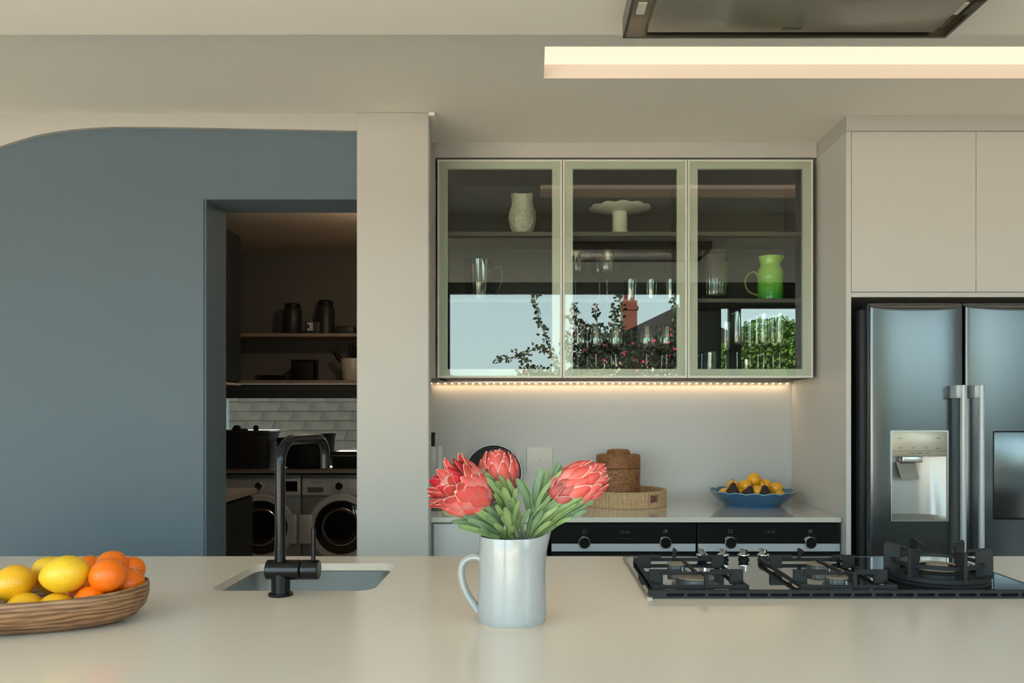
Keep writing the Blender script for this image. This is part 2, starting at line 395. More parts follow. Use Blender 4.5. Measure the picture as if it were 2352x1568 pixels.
# white overlay with its arched lower edge
arc = [(819, 300), (700, 297.5), (560, 295), (430, 292.5), (290, 291), (220, 293), (160, 298), (100, 307), (50, 320), (0, 336), (-50, 357), (-100, 387), (-150, 430), (-190, 490), (-215, 570), (-228, 680)]
sm = spline([W(u, v, 3.25) for u, v in arc], 5)
outl = [(p.x, p.z) for p in sm]+[(sm[-1].x, 0), (LX, 0), (LX, 2.5), (-.694, 2.5)]
struct('wall_arch', plate_holes(outl, [], 3.25, 3.272, lambda a, z, d: Vector((a, d, z))), M['white'])
# alcove: back wall, bulkhead above the cabinets, side panel
struct('wall_back', box(-.53, 4.6, 3.955, 4.05, 0, 2.5), M['splash'])
struct('wall_bulkhead', box(-.53, 1.24, 3.60, 3.955, 2.436, 2.5), M['white'])
struct('wall_filler', box(-.53, -.428, 3.60, 3.62, 1.472, 2.436), M['white'])
# right and left walls, window wall
struct('wall_right', box(RX, RX+.1, WY, 4, 0, 2.75), M['whiteframe'])
struct('wall_left', box(LX-.1, LX, WY, 3.27, 0, 2.75), M['whiteframe'])
wins = [(-4.4, -1.0, .02, 2.36), (-.80, 1.38, .02, 2.43), (1.68, 4.2, .02, 2.30)]
struct('wall_windows', plate_holes(rect(LX, RX, 0, 2.75), [rect(a, b_, z0, z1) for a, b_, z0, z1 in wins], WY-.12, WY, lambda a, z, d: Vector((a, d, z))), M['frame'])
for i, (a, b_, z0, z1) in enumerate(wins):
    fr = plate_holes(rect(a, b_, z0, z1), [rect(a+.035, b_-.035, z0+.035, z1-.03)], WY-.10, WY-.04, lambda p, z, d: Vector((p, d, z)))
    w = struct('window_%d' % (i+1), fr, M['frame'])
    if i == 2: obj('mullion', box(1.786, 1.897, WY-.10, WY-.04, z0, z1), M['frame'], w)
# patio and ground outside
struct('ground', box(-40, 40, -60, WY-.12, -.2, -.02), M['pave'])

# scullery shell
SC = 2.65
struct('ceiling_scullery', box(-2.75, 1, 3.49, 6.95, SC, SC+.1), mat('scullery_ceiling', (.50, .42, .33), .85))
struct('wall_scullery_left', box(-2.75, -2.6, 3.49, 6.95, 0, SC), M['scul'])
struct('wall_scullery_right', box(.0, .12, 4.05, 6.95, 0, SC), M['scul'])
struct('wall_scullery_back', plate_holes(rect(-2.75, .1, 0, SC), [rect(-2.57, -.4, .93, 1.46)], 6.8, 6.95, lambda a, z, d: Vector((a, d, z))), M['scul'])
w = struct('window_4', plate_holes(rect(-2.59, -.4, .93, 1.50), [rect(-2.56, -.44, .97, 1.435)], 6.78, 6.82, lambda a, z, d: Vector((a, d, z))), M['frame'])
obj('pane', box(-2.56, -.44, 6.80, 6.803, .97, 1.44), M['window'], w)

# ================================================================== ISLAND
IZ = .9
t = thing('island_worktop', (0, 1.7, IZ-.02), 'cream stone island worktop across the foreground, with sink cutout', 'worktop')
SKX0, SKX1, SKY0, SKY1 = -.773, -.38, 1.952, 2.305
obj('slab', plate_holes(rect(-2.3, 2.3, 1.0, 2.42), [rrect(SKX0, SKX1, SKY0, SKY1, .045, 7)], IZ-.02, IZ, lambda a, b, d: Vector((a, b, d))), M['stone'], t, smooth=20)
t = thing('island_cabinet', (0, 1.75, 0), 'cream kitchen island base carrying the worktop', 'cabinet')
body = plate_holes(rect(-2.25, 2.25, 1.3, 2.38), [rect(-.82, -.34, 1.90, 2.35)], .08, IZ-.021, lambda a, b, d: Vector((a, b, d)))
obj('body', body, M['cab'], t)
obj('plinth', box(-2.2, 2.2, 1.35, 2.33, 0, .08), M['black'], t)
for i in range(6):
    d = obj('door', box(-2.24+i*.748, -2.24+i*.748+.742, 1.28, 1.30, .10, .86, .002, 1), M['cab'], t)
    obj('handle', box(-2.24+i*.748+.25, -2.24+i*.748+.49, 1.265, 1.28, .80, .81, .002, 1), M['steel'], d)
# sink basin
t = thing('sink', (-.577, 2.13, .70), 'undermounted brushed steel sink basin behind the black tap', 'sink')
rings = []
for off, z in ((.012, IZ-.021), (-.004, IZ-.021), (-.004, IZ-.03), (-.008, .74), (-.02, .72), (-.05, .71), (-.16, .705)):
    rr = max(.012, .05+min(off, 0)*.8)
    rings.append([Vector((x, y, z)) for x, y in rrect(SKX0-off, SKX1+off, SKY0-off, SKY1+off, rr, 7)])
bs = loft(rings, cap0=False, cap1=True); bmesh.ops.reverse_faces(bs, faces=bs.faces[:])
obj('basin', bs, M['steel'], t)
obj('drain', lathe([(0, .708), (.03, .708), (.034, .706), (.034, .702)], 24, (-.577, 2.13, 0)), M['chrome'], t)

# tap
tx, ty = -.585, 1.905
t = thing('kitchen_tap', (tx, ty, IZ), 'gunmetal mixer tap with squared gooseneck standing before the sink', 'tap')
obj('base_flange', lathe([(0, 0), (.028, 0), (.0285, .003), (.027, .006), (.0215, .007), (0, .007)], 32, (tx, ty, IZ)), M['tap'], t)
obj('body', cyl((tx, ty, IZ+.005), (tx, ty, IZ+.05), .0215, 32), M['tap'], t)
bx0, bx1 = W(613, 1308, ty).x, W(733, 1308, ty).x; bz = W(0, 1308, ty).z
bb = cyl((bx0, ty, bz), (bx0+.079, ty, bz), .0228, 32, bev=.002)
brl = obj('barrel', bb, M['tap'], t)
obj('collar', cyl((bx0+.0805, ty, bz), (bx1, ty, bz), .0228, 32, bev=.002), M['tap'], t)
sx, sy, sz = W(747, 0, 2.12).x, 2.12, 1.258
px_ = W(643.5, 0, ty).x
d = Vector((sx-px_, sy-ty, 0)); L = d.length; d.normalize()
path = [Vector((px_, ty, bz+.015)), Vector((px_, ty, 1.10)), Vector((px_, ty, sz-.055))]
R1 = .055
for k in range(1, 9):
    a = PI/2*k/8; path.append(Vector((px_, ty, sz-R1))+d*(R1-R1*math.cos(a))+Vector((0, 0, R1*math.sin(a))))
R2 = .045
path.append(Vector((px_, ty, sz))+d*(L-R2))
for k in range(1, 9):
    a = PI/2*k/8; path.append(Vector((px_, ty, sz))+d*(L-R2+R2*math.sin(a))-Vector((0, 0, R2-R2*math.cos(a))))
path.append(Vector((sx, sy, 1.18)))
obj('spout', tube(path, .0118, 24), M['tap'], t)
obj('spout_collar', cyl((px_, ty, bz+.02), (px_, ty, bz+.058), .0128, 24), M['tap'], t)
lx = W(720, 0, ty).x
obj('lever', cyl((lx, ty, bz+.018), (lx, ty, W(0, 1212, ty).z), .0052, 16, bev=.001), M['tap'], t)

# ================================================================== HOB
HX0, HX1, HY0, HY1 = .262, 1.199, 1.870, 2.377
t = thing('gas_hob', ((HX0+HX1)/2, (HY0+HY1)/2, IZ), 'black glass five-burner gas hob set on the island worktop', 'hob')
obj('glass_top', box(HX0, HX1, HY0+.012, HY1, IZ, IZ+.006, .001, 1), M['hobglass'], t)
eb = box(HX0-.003, HX0, HY0, HY1, IZ, IZ+.007); box(HX1, HX1+.003, HY0, HY1, IZ, IZ+.007, bm=eb); box(HX0-.003, HX1+.003, HY1, HY1+.003, IZ, IZ+.007, bm=eb)
obj('edge_trim', eb, M['darksteel'], t)
n = 19; sw = (HX1-HX0-.05)/n; holes = []
for i in range(n): x0 = HX0+.04+i*.0475; holes.append(rrect(x0, x0+.041, IZ+.0055, IZ+.0125, .0034, 4))
holes = [h for h in holes if max(p[0] for p in h) < HX1-.005]
vs = obj('vent_strip', plate_holes(rect(HX0, HX1, IZ, IZ+.017), holes, HY0, HY0+.004, lambda a, z, d: Vector((a, d, z))), M['iron'], t)
obj('strip_top', box(HX0, HX1, HY0+.001, HY0+.014, IZ+.0165, IZ+.018), M['iron'], t)
obj('strip_back', box(HX0, HX1, HY0+.0125, HY0+.014, IZ+.001, IZ+.017), M['black'], t)
obj('corner_clip', box(HX0-.004, HX0+.008, HY0-.003, HY0+.0, IZ, IZ+.004), M['chrome'], t)
def burner(x, y, r, capz=.926):
    z = IZ+.006
    bz_ = lathe([(0, 0), (r*1.22, 0), (r*1.22, .002), (r*1.0, .004), (r*.98, capz-z-.0045), (r*.9, capz-z-.003), (0, capz-z-.003)], 40, (x, y, z),
                mod=lambda rr, zz, a, i: (rr-(.0012 if i in (3, 4) and int(a/(2*PI)*40) % 2 else 0), zz))
    o = obj('burner', bz_, M['alu'], t)
    obj('burner_cap', lathe([(0, -.003), (r*.98, -.003), (r, -.001), (r*.99, .001), (r*.8, .002), (0, .002)], 40, (x, y, capz)), M['cap'], o)
    obj('spark_plug', cyl((x+r*.5, y-r*1.03, z), (x+r*.5, y-r*1.03, capz-.006), .0022, 10), M['ceramic'], o)
burner(.376, 2.165, .0235); burner(.392, 1.995, .046); burner(.752, 2.165, .031); burner(.735, 1.995, .027)
# wok burner
wx, wy = 1.008, 2.055
z = IZ+.006
o = obj('burner', lathe([(0, 0), (.118, 0), (.121, .004), (.115, .009), (.085, .010), (.075, .008), (.070, .022), (.072, .026), (.055, .031), (0, .031)], 56, (wx, wy, z)), M['iron'], t)
tag(o, 'large wok burner')
obj('burner_ring', lathe([(.058, .030), (.063, .030), (.064, .034), (.050, .038), (.046, .034)], 48, (wx, wy, z)), M['cap'], o)
obj('burner_cap', lathe([(0, .033), (.024, .033), (.026, .037), (.022, .041), (0, .042)], 32, (wx, wy, z)), M['cap'], o)
obj('brass_center', lathe([(0, .032), (.0215, .032), (.0215, .0365)], 32, (wx, wy, z)), M['alu'], o)
for i, u in enumerate((1613, 1661, 1708, 1753)):
    x = W(u, 0, 2.33).x
    k = obj('knob', lathe([(0, 0), (.0155, 0), (.0155, .004), (.0125, .006), (.0135, .012), (0, .012)], 28, (x, 2.33, IZ+.006)), M['black'], t)
    kb = lathe([(0, .012), (.0165, .012), (.017, .0135), (.0165, .0155), (0, .016)], 28, (x, 2.33, IZ+.006))
    box(-.004, .004, -.014, .014, .015, .031, .001, 1, kb, Matrix.Translation((x, 2.33, IZ+.006)) @ Matrix.Rotation(.35, 4, 'Z'))
    obj('knob_grip', kb, M['chrome'], k)

def pan_support(dx):
    x0, x1, y0, y1, zt, zb = .282+dx, .500+dx, 1.925, 2.283, .946, .915
    cx = (x0+x1)/2
    r = thing('pan_support', (cx, 2.1, IZ+.006), '', 'pan support', 'cast iron pan supports on the gas hob')
    f = NB()
    for a, b_ in (((x0, y0), (x1, y0)), ((x0, y1), (x1, y1)), ((x0, y0), (x0, y1)), ((x1, y0), (x1, y1))):
        bar((*a, zb), (*b_, zb), .008, .009, bm=f)
    obj('frame', f, M['iron'], r)
    for x in (x0, x1):
        for y in (y0, y1):
            ft = bar((x, y, IZ+.0062), (x, y, zb-.003), .010, .010)
            s_ = 1 if x == x0 else -1
            bar((x-.004*s_, y, zb), (x+.026*s_, y, zb), .011, .011, bm=ft)
            obj('foot', ft, M['iron'], r)
    for x, s_ in ((x0, 1), (x1, -1)):
        for y, ln in ((2.178, .056), (1.978, .075)):
            p = box(min(x-.004*s_, x+.029*s_), max(x-.004*s_, x+.029*s_), y-.004, y+.004, zb-.004, zt, .0015, 1)
            bar((x, y, zt-.004), (x+s_*ln, y, zt-.004), .007, .008, bm=p)
            obj('prong', p, M['iron'], r)
    p = box(cx-.004, cx+.004, y1-.008, y1+.006, zb, zt, .0015, 1); bar((cx, y1+.004, zt-.004), (cx, y1-.03, zt-.004), .007, .008, bm=p); obj('prong', p, M['iron'], r)
    p = box(cx+.009, cx+.019, y0-.006, y0+.006, zb-.004, zt-.002, .0015, 1); bar((cx+.014, y0, zt-.004), (cx+.006, y0+.035, zt-.004), .007, .008, bm=p); obj('prong', p, M['iron'], r)
    p = bar((x0+.02, 1.972, zt-.008), (x1-.02, 1.972, zt-.008), .006, .007); obj('crossbar', p, M['iron'], r)
    p = bar((cx-.004, 1.965, zt-.004), (cx-.006, 2.12, zt-.004), .007, .008); box(cx-.008, cx, 1.964, 1.974, zt-.012, zt, .001, 1, p); obj('prong', p, M['iron'], r)
    return r
r = pan_support(0); tag(r, 'leftmost cast iron pan support, left of the metal hob knobs')
r = pan_support(.3465); tag(r, 'middle cast iron pan support, between hob knobs and wok burner')
# wok support
zr = .930
r = thing('wok_support', (wx, wy, IZ+.006), 'round cast iron wok stand with six tall prongs over the large burner', 'pan support', 'cast iron pan supports on the gas hob')
obj('base_ring', lathe([(.108, -.004), (.120, -.004), (.121, .006), (.109, .006), (.108, -.004)], 64, (wx, wy, .921)), M['iron'], r)
obj('upper_ring', lathe([(.092, -.003), (.104, -.004), (.105, .004), (.094, .005), (.092, -.003)], 64, (wx, wy, .951)), M['iron'], r)
for k in range(6):
    a = math.radians(-26+60*k); ca, sa = math.cos(a), math.sin(a)
    q = Matrix.Translation((wx, wy, 0)) @ Matrix.Rotation(a, 4, 'Z')
    zt = .992
    p = box(.084, .123, -.004, .004, .918, zt-.002, .0012, 1, None, q)
    bar((.064, 0, zt-.012), (.120, 0, zt), .008, .006, bm=(pp := NB()))
    bmesh.ops.transform(pp, matrix=q, verts=pp.verts); merge(p, pp)
    obj('prong', p, M['iron'], r)

# ================================================================== BACK COUNTER
CY = 3.305; CXL, CXR = -.525, 1.238
t = thing('back_worktop', (.36, 3.63, .88), 'polished pale stone worktop running along the backsplash', 'worktop')
obj('slab', box(CXL, CXR, CY, 3.954, .88, .90, .0015, 1), M['stone2'], t)
t = thing('base_cabinet', (-.18, 3.6, 0), 'cream drawer cabinet left of the built-in ovens', 'cabinet')
obj('body', box(CXL, .055, 3.345, 3.95, .08, .879), M['cab'], t)
dr = obj('drawer', box(-.403, .052, 3.322, 3.342, .50, .872, .0015, 1), M['cab'], t)
dr = obj('drawer', box(-.403, .052, 3.322, 3.342, .10, .494, .0015, 1), M['cab'], t)
obj('plinth', box(CXL, .055, 3.38, 3.95, 0, .08), M['black'], t)
def oven(x0, x1, label):
    o = thing('oven', ((x0+x1)/2, 3.6, 0.0), label, 'oven', 'built-in ovens under the back worktop')
    yf = 3.315
    obj('body', box(x0+.004, x1-.004, yf+.014, 3.94, .02, .875), M['black'], o)
    g = obj('control_panel', box(x0+.003, x1-.003, yf, yf+.012, W(0, 1248, yf).z, .875, .001, 1), M['blackgloss'], o)
    obj('steel_strip', box(x0+.005, x1-.005, yf-.002, yf+.012, W(0, 1266, yf).z, W(0, 1248, yf).z-.0005, .001, 1), M['strip'], o)
    obj('door', box(x0+.003, x1-.003, yf+.001, yf+.014, .30, W(0, 1269, yf).z, .001, 1), M['blackgloss'], o)
    obj('handle', tube([(x0+.03, yf, .735), (x0+.035, yf-.03, .735), (x1-.035, yf-.03, .735), (x1-.03, yf, .735)], .007, 10), M['steel'], o)
    for fx in (.232, .785):
        x = x0+(x1-x0)*fx; zc = W(0, 1245, yf).z
        k = obj('knob', cyl((x, yf, zc), (x, yf-.014, zc), .0235, 36, bev=.002), M['chrome'], o)
        obj('knob_face', cyl((x, yf-.014, zc), (x, yf-.0152, zc), .0215, 36), M['blackgloss'], k)
        zc2 = W(0, 1220, yf).z; fr = plate_holes(rect(x-.0075, x+.0075, zc2-.006, zc2+.006), [rect(x-.0062, x+.0062, zc2-.0047, zc2+.0047)], yf-.0006, yf+.0001, lambda a, z, d: Vector((a, d, z)))
        if fx > .5: box(x-.001, x+.005, yf-.0006, yf, zc2-.002, zc2+.004, bm=fr)
        obj('symbol', fr, M['mark'], g)
    xm = x0+(x1-x0)*.508; zc = W(0, 1222, yf).z
    obj('clock', text_bm('19:45', .018, lambda p: Vector((xm+p.x, yf-.0006-p.z, zc+p.y))), M['disp'], g)
    mk = NB()
    for dx in (-.03, -.014, .002, .004, .02, .024): box(xm+dx-.0015, xm+dx+.0015, yf-.0006, yf, zc-.026, zc-.0245, bm=mk)
    obj('marks', mk, M['mark'], g)['kind'] = 'stuff'
ox0, oxm, ox1 = W(1264, 0, 3.315).x, W(1600.5, 0, 3.315).x, 1.240
oven(ox0, oxm, 'left built-in oven with black panel and two round dials, beside the cream drawers')
oven(oxm, ox1, 'right built-in oven with black panel and two round dials, beside the tall side panel')

# ---------------- tall unit
TY = 3.268
t = thing('tall_cabinet', (2.1, 3.6, 0), 'tall cream cabinet housing around and above the fridge', 'cabinet')
obj('side_panel', box(1.2425, 1.2625, TY, 3.953, 0, 2.438, .001, 1), M['cab'], t)
X1t = 2.60
zb_ = W(0, 670, TY).z; zt_ = W(0, 302, TY).z
obj('body', box(1.263, X1t, TY+.02, 3.953, zb_-.015, 2.438), M['cab'], t)
obj('bottom_rail', box(1.263, X1t, TY+.002, TY+.02, W(0, 682, TY).z, zb_-.002, .0008, 1), M['cab'], t)
xs_ = [1.2635, W(2242, 0, TY).x, W(2242, 0, TY).x+.511, X1t]
for a, b_ in zip(xs_, xs_[1:]): obj('door', box(a+.001, b_-.001, TY, TY+.018, zb_, zt_, .001, 1), M['cab'], t)
obj('far_panel', box(X1t, X1t+.02, TY, 3.953, 0, 2.438, .001, 1), M['cab'], t)
struct('trim_2', box(1.2425, 2.9, TY-.003, 3.954, 2.4385, 2.5, .001, 1), M['white'])
struct('wall_niche', box(2.63, 4.6, 3.2, 3.3, 0, 2.5), M['white'])

# ---------------- fridge
FY = 3.19
fx0 = W(2000, 0, FY).x; fxs = W(2217.5, 0, FY).x; fx1 = fx0+.91; fzt = W(0, 695, FY).z
t = thing('fridge', ((fx0+fx1)/2, 3.55, 0), 'brushed steel side-by-side fridge freezer with water dispenser', 'fridge')
obj('body', box(fx0+.004, fx1-.004, FY+.06, 3.93, .03, fzt-.012, .004, 2), M['darkcab'], t)
obj('body_edge', box(fx0-.018, fx0+.003, FY+.062, FY+.10, .03, fzt-.02, .001, 1), M['darkcab'], t)
def fr_y(xc, hw):
    def f(x, z):
        y = FY+.010*((x-xc)/hw)**4
        ex = min(abs(x-(xc-hw)), abs(x-(xc+hw)))
        if ex < .006: y += .006*(1-ex/.006)**2
        zz = fzt-z; c_ = .030*(1-.55*abs((x-xc)/hw)**3)
        if zz < c_: y += .016*(1-zz/c_)**2
        return y
    return f
dx0, dx1, dz0, dz1 = W(2047, 0, FY).x, W(2176, 0, FY).x, W(0, 1195, FY).z, W(0, 990, FY).z
def axis(a, b, n, extra):
    v = sorted(set([round(q, 6) for q in lin(a, b, n)]+[round(q, 6) for q in extra])); return v
xsf = axis(fx0, fxs-.004, 28, [fx0+.003, fx0+.006, fxs-.007, fxs-.01, dx0, dx1]); zsf = axis(.08, fzt, 24, [fzt-.003, fzt-.006, fzt-.01, fzt-.014, fzt-.018, fzt-.022, fzt-.027, fzt-.032, dz0, dz1])
door = obj('freezer_door', grid_front(xsf, zsf, fr_y((fx0+fxs-.004)/2, (fxs-.004-fx0)/2), (round(dx0, 6), round(dx1, 6), round(dz0, 6), round(dz1, 6)), .045), M['fridge'], t, smooth=50)
zc_ = W(0, 1047, FY).z
dp = obj('dispenser_panel', box(dx0+.001, dx1-.001, FY-.003, FY+.01, zc_, dz1-.001, .002, 2), mat('dispenser_silver', (.44, .40, .32), .35, .6), door)
fr = plate_holes(rrect(dx0-.003, dx1+.003, dz0-.003, dz1+.003, .004, 3), [rrect(dx0+.002, dx1-.002, dz0+.003, dz1-.002, .003, 3)], FY-.004, FY+.004, lambda a, z, d: Vector((a, d, z)))
obj('dispenser_frame', fr, M['steel'], door)
# curved niche
nb = NB(); rr_ = []
for k in range(9):
    a = k/8; x = dx0+(dx1-dx0)*a
    yy = FY+.052-.0*a if a < .6 else FY+.052-.045*((a-.6)/.4)
    rr_.append([Vector((x, yy+.0, zc_)), Vector((x, yy-.002, dz0+.02)), Vector((x, FY+.006, dz0+.003))])
loft(rr_, nb, closed=False); bmesh.ops.reverse_faces(nb, faces=nb.faces[:])
merge(nb, box(dx0, dx1, FY+.004, FY+.052, dz0, dz0+.003)); merge(nb, box(dx0, dx0+.002, FY+.004, FY+.052, dz0, zc_)); merge(nb, box(dx0, dx1, FY+.004, FY+.054, zc_-.002, zc_))
obj('dispenser_niche', nb, mat('niche_steel', (.36, .36, .35), .35, .6), door)
c0 = W(2095, 1060, FY)
obj('nozzle', box(W(2075, 0, FY).x, W(2122, 0, FY).x, FY+.008, FY+.04, W(0, 1062, FY).z, zc_-.002, .003, 2), M['steel'], door)
pd = loft([[W(2066, 1062, FY)+Vector((0, .03, 0)), W(2110, 1062, FY)+Vector((0, .03, 0)), W(2110, 1062, FY)+Vector((0, .034, 0)), W(2066, 1062, FY)+Vector((0, .034, 0))],
           [W(2074, 1101, FY)+Vector((0, .012, 0)), W(2115, 1101, FY)+Vector((0, .012, 0)), W(2115, 1101, FY)+Vector((0, .016, 0)), W(2074, 1101, FY)+Vector((0, .016, 0))]])
bmesh.ops.recalc_face_normals(pd, faces=pd.faces[:])
obj('paddle', pd, M['darksteel'], door)
mk = NB()
for u, v, wd in ((2067, 1006, 7), (2155, 1006, 9), (2067, 1028, 8), (2097, 1028, 8), (2126, 1028, 7), (2155, 1029, 12), (2094, 1040, 16), (2113, 1040, 14), (2130, 1040, 8)):
    p = W(u, v, FY); box(p.x-S(wd, FY)/2, p.x+S(wd, FY)/2, FY-.0036, FY-.003, p.z-.0009, p.z+.0009, bm=mk)
obj('marks', mk, M['markd'], door)['kind'] = 'stuff'
box_l = obj('panel_line', box(dx0+.002, dx1-.002, FY-.0034, FY-.003, W(0, 1035.5, FY).z, W(0, 1034.8, FY).z), M['markd'], door)
x2 = fxs+.004
hbx0, hbz0, hbz1 = W(2282, 0, FY).x, W(0, 1193, FY).z, W(0, 990, FY).z; hbx1 = fx1-.06
xsf = axis(x2, fx1, 28, [x2+.003, x2+.006, fx1-.003, fx1-.006, hbx0, hbx1]); zsf = axis(.08, fzt, 24, [fzt-.003, fzt-.006, fzt-.01, fzt-.014, fzt-.018, fzt-.022, fzt-.027, fzt-.032, hbz0, hbz1])
door2 = obj('fridge_door', grid_front(xsf, zsf, fr_y((x2+fx1)/2, (fx1-x2)/2), (round(hbx0, 6), round(hbx1, 6), round(hbz0, 6), round(hbz1, 6)), .045), M['fridge'], t, smooth=50)
obj('hatch', box(hbx0+.003, hbx1-.003, FY+.002, FY+.02, hbz0+.005, hbz1-.003, .002, 2), M['fridge'], door2)
obj('hatch_frame', plate_holes(rrect(hbx0-.001, hbx1+.001, hbz0-.001, hbz1+.001, .004, 3), [rrect(hbx0+.002, hbx1-.002, hbz0+.004, hbz1-.002, .004, 3)], FY-.001, FY+.03, lambda a, z, d: Vector((a, d, z))), M['black'], door2)
for dd, u in ((door, 2214), (door2, 2256)):
    x = W(u, 0, FY-.05).x; y = FY-.045; zt = W(0, 884, y).z
    h = tube([(x, y, .45), (x, y, zt)], .0115, 16, flat=(1, .95)); o = obj('handle', h, M['strip'], dd)
    s_ = -1 if u < 2230 else -1
    for za in (zt-.05, .45): obj('handle_mount', box(min(x, x+s_*.028), max(x, x+s_*.028), y-.004, FY+.004, za, za+.05, .003, 2), M['strip'], dd)

# ================================================================== WALL CABINET
WYF = 3.585; wz0, wz1 = W(0, 868, WYF).z, W(0, 366, WYF).z
wx = [W(u, 0, WYF).x for u in (1004, 1292, 1579, 1868)]
t = thing('wall_cabinet', ((wx[0]+wx[3])/2, 3.77, wz0), 'wall cabinet with three sage framed glass doors above the backsplash', 'cabinet')
cb = NB()
box(wx[0], wx[3], 3.61, 3.953, wz0, wz0+.018, bm=cb); box(wx[0], wx[3], 3.61, 3.953, wz1-.018, wz1, bm=cb)
box(wx[0], wx[0]+.018, 3.61, 3.953, wz0, wz1, bm=cb); box(wx[3]-.018, wx[3], 3.61, 3.953, wz0, wz1, bm=cb)
obj('carcass', cb, M['cabin'], t)
obj('back_panel', box(wx[0]+.018, wx[3]-.018, 3.94, 3.952, wz0+.018, wz1-.018), M['cabin'], t)
for k in (1, 2): obj('divider', box(wx[k]-.009, wx[k]+.009, 3.62, 3.94, wz0+.018, wz1-.018), M['cabin'], t)
SH1, SH2 = W(0, 532, 3.64).z, W(0, 685, 3.64).z; WF = wz0+.018
shm = mat('cabinet_shelf', (.11, .11, .09), .5)
for z in (SH1, SH2):
    for k in range(3): obj('shelf', box(wx[k]+.0185, wx[k+1]-.0185, 3.64, 3.94, z-.018, z, .001, 1), shm, t)
for k in range(3):
    a, b_ = wx[k]+.0015, wx[k+1]-.0015
    fw = S(23, WYF); ft = S(21, WYF)
    d = obj('door', plate_holes(rect(a, b_, wz0+.001, wz1-.001), [rect(a+fw, b_-fw, wz0+ft, wz1-ft)], WYF+.004, WYF+.022, lambda p, z, q: Vector((p, q, z))), M['sage'], t)
    obj('outer_rim', plate_holes(rect(a, b_, wz0+.001, wz1-.001), [rect(a+.008, b_-.008, wz0+.009, wz1-.009)], WYF-.002, WYF+.004, lambda p, z, q: Vector((p, q, z))), M['sage'], d)
    obj('pane', box(a+.0095, b_-.0095, WYF-.001, WYF+.003, wz0+.0105, wz1-.0105), M['pane'], d)
# under-cabinet led strip
t = thing('led_strip', ((-.49+1.235)/2, 3.942, 1.452), 'warm LED strip light under the wall cabinet', 'light')
obj('channel', box(-.50, 1.236, 3.938, 3.953, 1.462, 1.4695), M['steel'], t)
lb = box(-.0035, .0035, -.003, .003, -.0015, .0015); led0 = None
for i in range(52):
    x = -.49+i*.0335
    if led0 is None:
        led0 = obj('led', lb, M['ledw'], t, origin=(0, 0, 0)); led0.location = Vector((x, 3.9445, 1.4605))-ORG[t.name]
    else:
        c_ = led0.copy(); COL.objects.link(c_); c_.parent = t; c_.location = Vector((x, 3.9445, 1.4605))-ORG[t.name]
o = area('led_strip_light', (.37, 3.935, 1.457), (math.radians(-8), 0, 0), 1.70, .01, .7, (1, .70, .40))
# recessed ceiling light
t = thing('ceiling_light', (1.7, 2.78, 2.55), 'long warm recessed strip light in the ceiling', 'light')
obj('diffuser', box(.038, 4.5, 2.651, 2.902, 2.549, 2.56), M['ledlens'], t)
obj('housing', box(.038, 4.5, 2.651, 2.902, 2.561, 2.619), M['white'], t)

# ================================================================== HOOD
hx0, hx1, hy0, hy1, hz = .235, 1.085, 1.76, 2.166, 2.307
t = thing('extractor_hood', ((hx0+hx1)/2, (hy0+hy1)/2, hz), 'steel framed extractor hood set into the ceiling', 'extractor hood')
def XY(a, b, d): return Vector((a, b, d))
obj('outer_frame', plate_holes(rect(hx0, hx1, hy0, hy1), [rect(hx0+.008, hx1-.008, hy0+.008, hy1-.008)], hz, 2.36, XY), M['darksteel'], t)
obj('channel', box(hx0+.008, hx1-.008, hy0+.008, hy1-.008, hz+.024, hz+.04), mat('channel_steel', (.42, .36, .27), .3, .9), t)
ip = obj('inner_panel', box(hx0+.062, hx1-.040, hy0+.05, hy1-.020, hz+.006, hz+.0235, .002, 2), M['hoodpanel'], t)
yl = (hz+.006-CZ)*F/(CV-66); xl = (1818-CU)*yl/F
obj('lettering', text_bm('SIEMENS', .0165, lambda p: Vector((xl+p.x*.82, yl-p.y*1.1, hz+.0056-p.z))), M['markd'], ip)
for x in (hx0+.034, hx1-.024):
    obj('lamp', box(x-.012, x+.012, 2.02, 2.08, hz+.020, hz+.0245, .002, 1), M['ceramic2'], t)


# ================================================================== FRUIT
def citrus(name, c, r, m, label, cat, group=None, axis=(0, 0, 1), el=1.0, nip=.0, calyx=True, spin=0, flat=1.0):
    c = Vector(c); prof = []; n = 16
    for i in range(n+1):
        a = -PI/2+PI*i/n; rr = r*math.cos(a)*flat; z = r*el*math.sin(a)
        if nip:
            z += nip*r*(abs(math.sin(a))**10)*(1 if a > 0 else -.6)
        prof.append((max(rr, 0) if 0 < i < n else 0, z))
    q = Vector(axis).to_track_quat('Z', 'Y').to_matrix().to_4x4()
    t = lathe(prof, 28, (0, 0, 0), mod=lambda rr, zz, a, i: (rr*(1+.012*math.sin(3*a+spin)), zz))
    root = thing(name, c-Vector((0, 0, 0)), label, cat, group)
    bmesh.ops.transform(t, matrix=q, verts=t.verts)
    obj('skin', t, m, root, local=True, smooth=80)
    if calyx:
        z0 = r*el*.985+(nip*r*.9 if nip else 0)
        s = NB()
        for k in range(5):
            a = 2*PI*k/5; bar((0, 0, z0+.0004), (.0052*math.cos(a), .0052*math.sin(a), z0+.0001), .0028, .0016, .0004, bm=s)
        cyl((0, 0, z0-.001), (0, 0, z0+.002), .0022, 8, bm=s)
        bmesh.ops.transform(s, matrix=q, verts=s.verts); obj('calyx', s, M['calyx'], root, local=True)
    return root
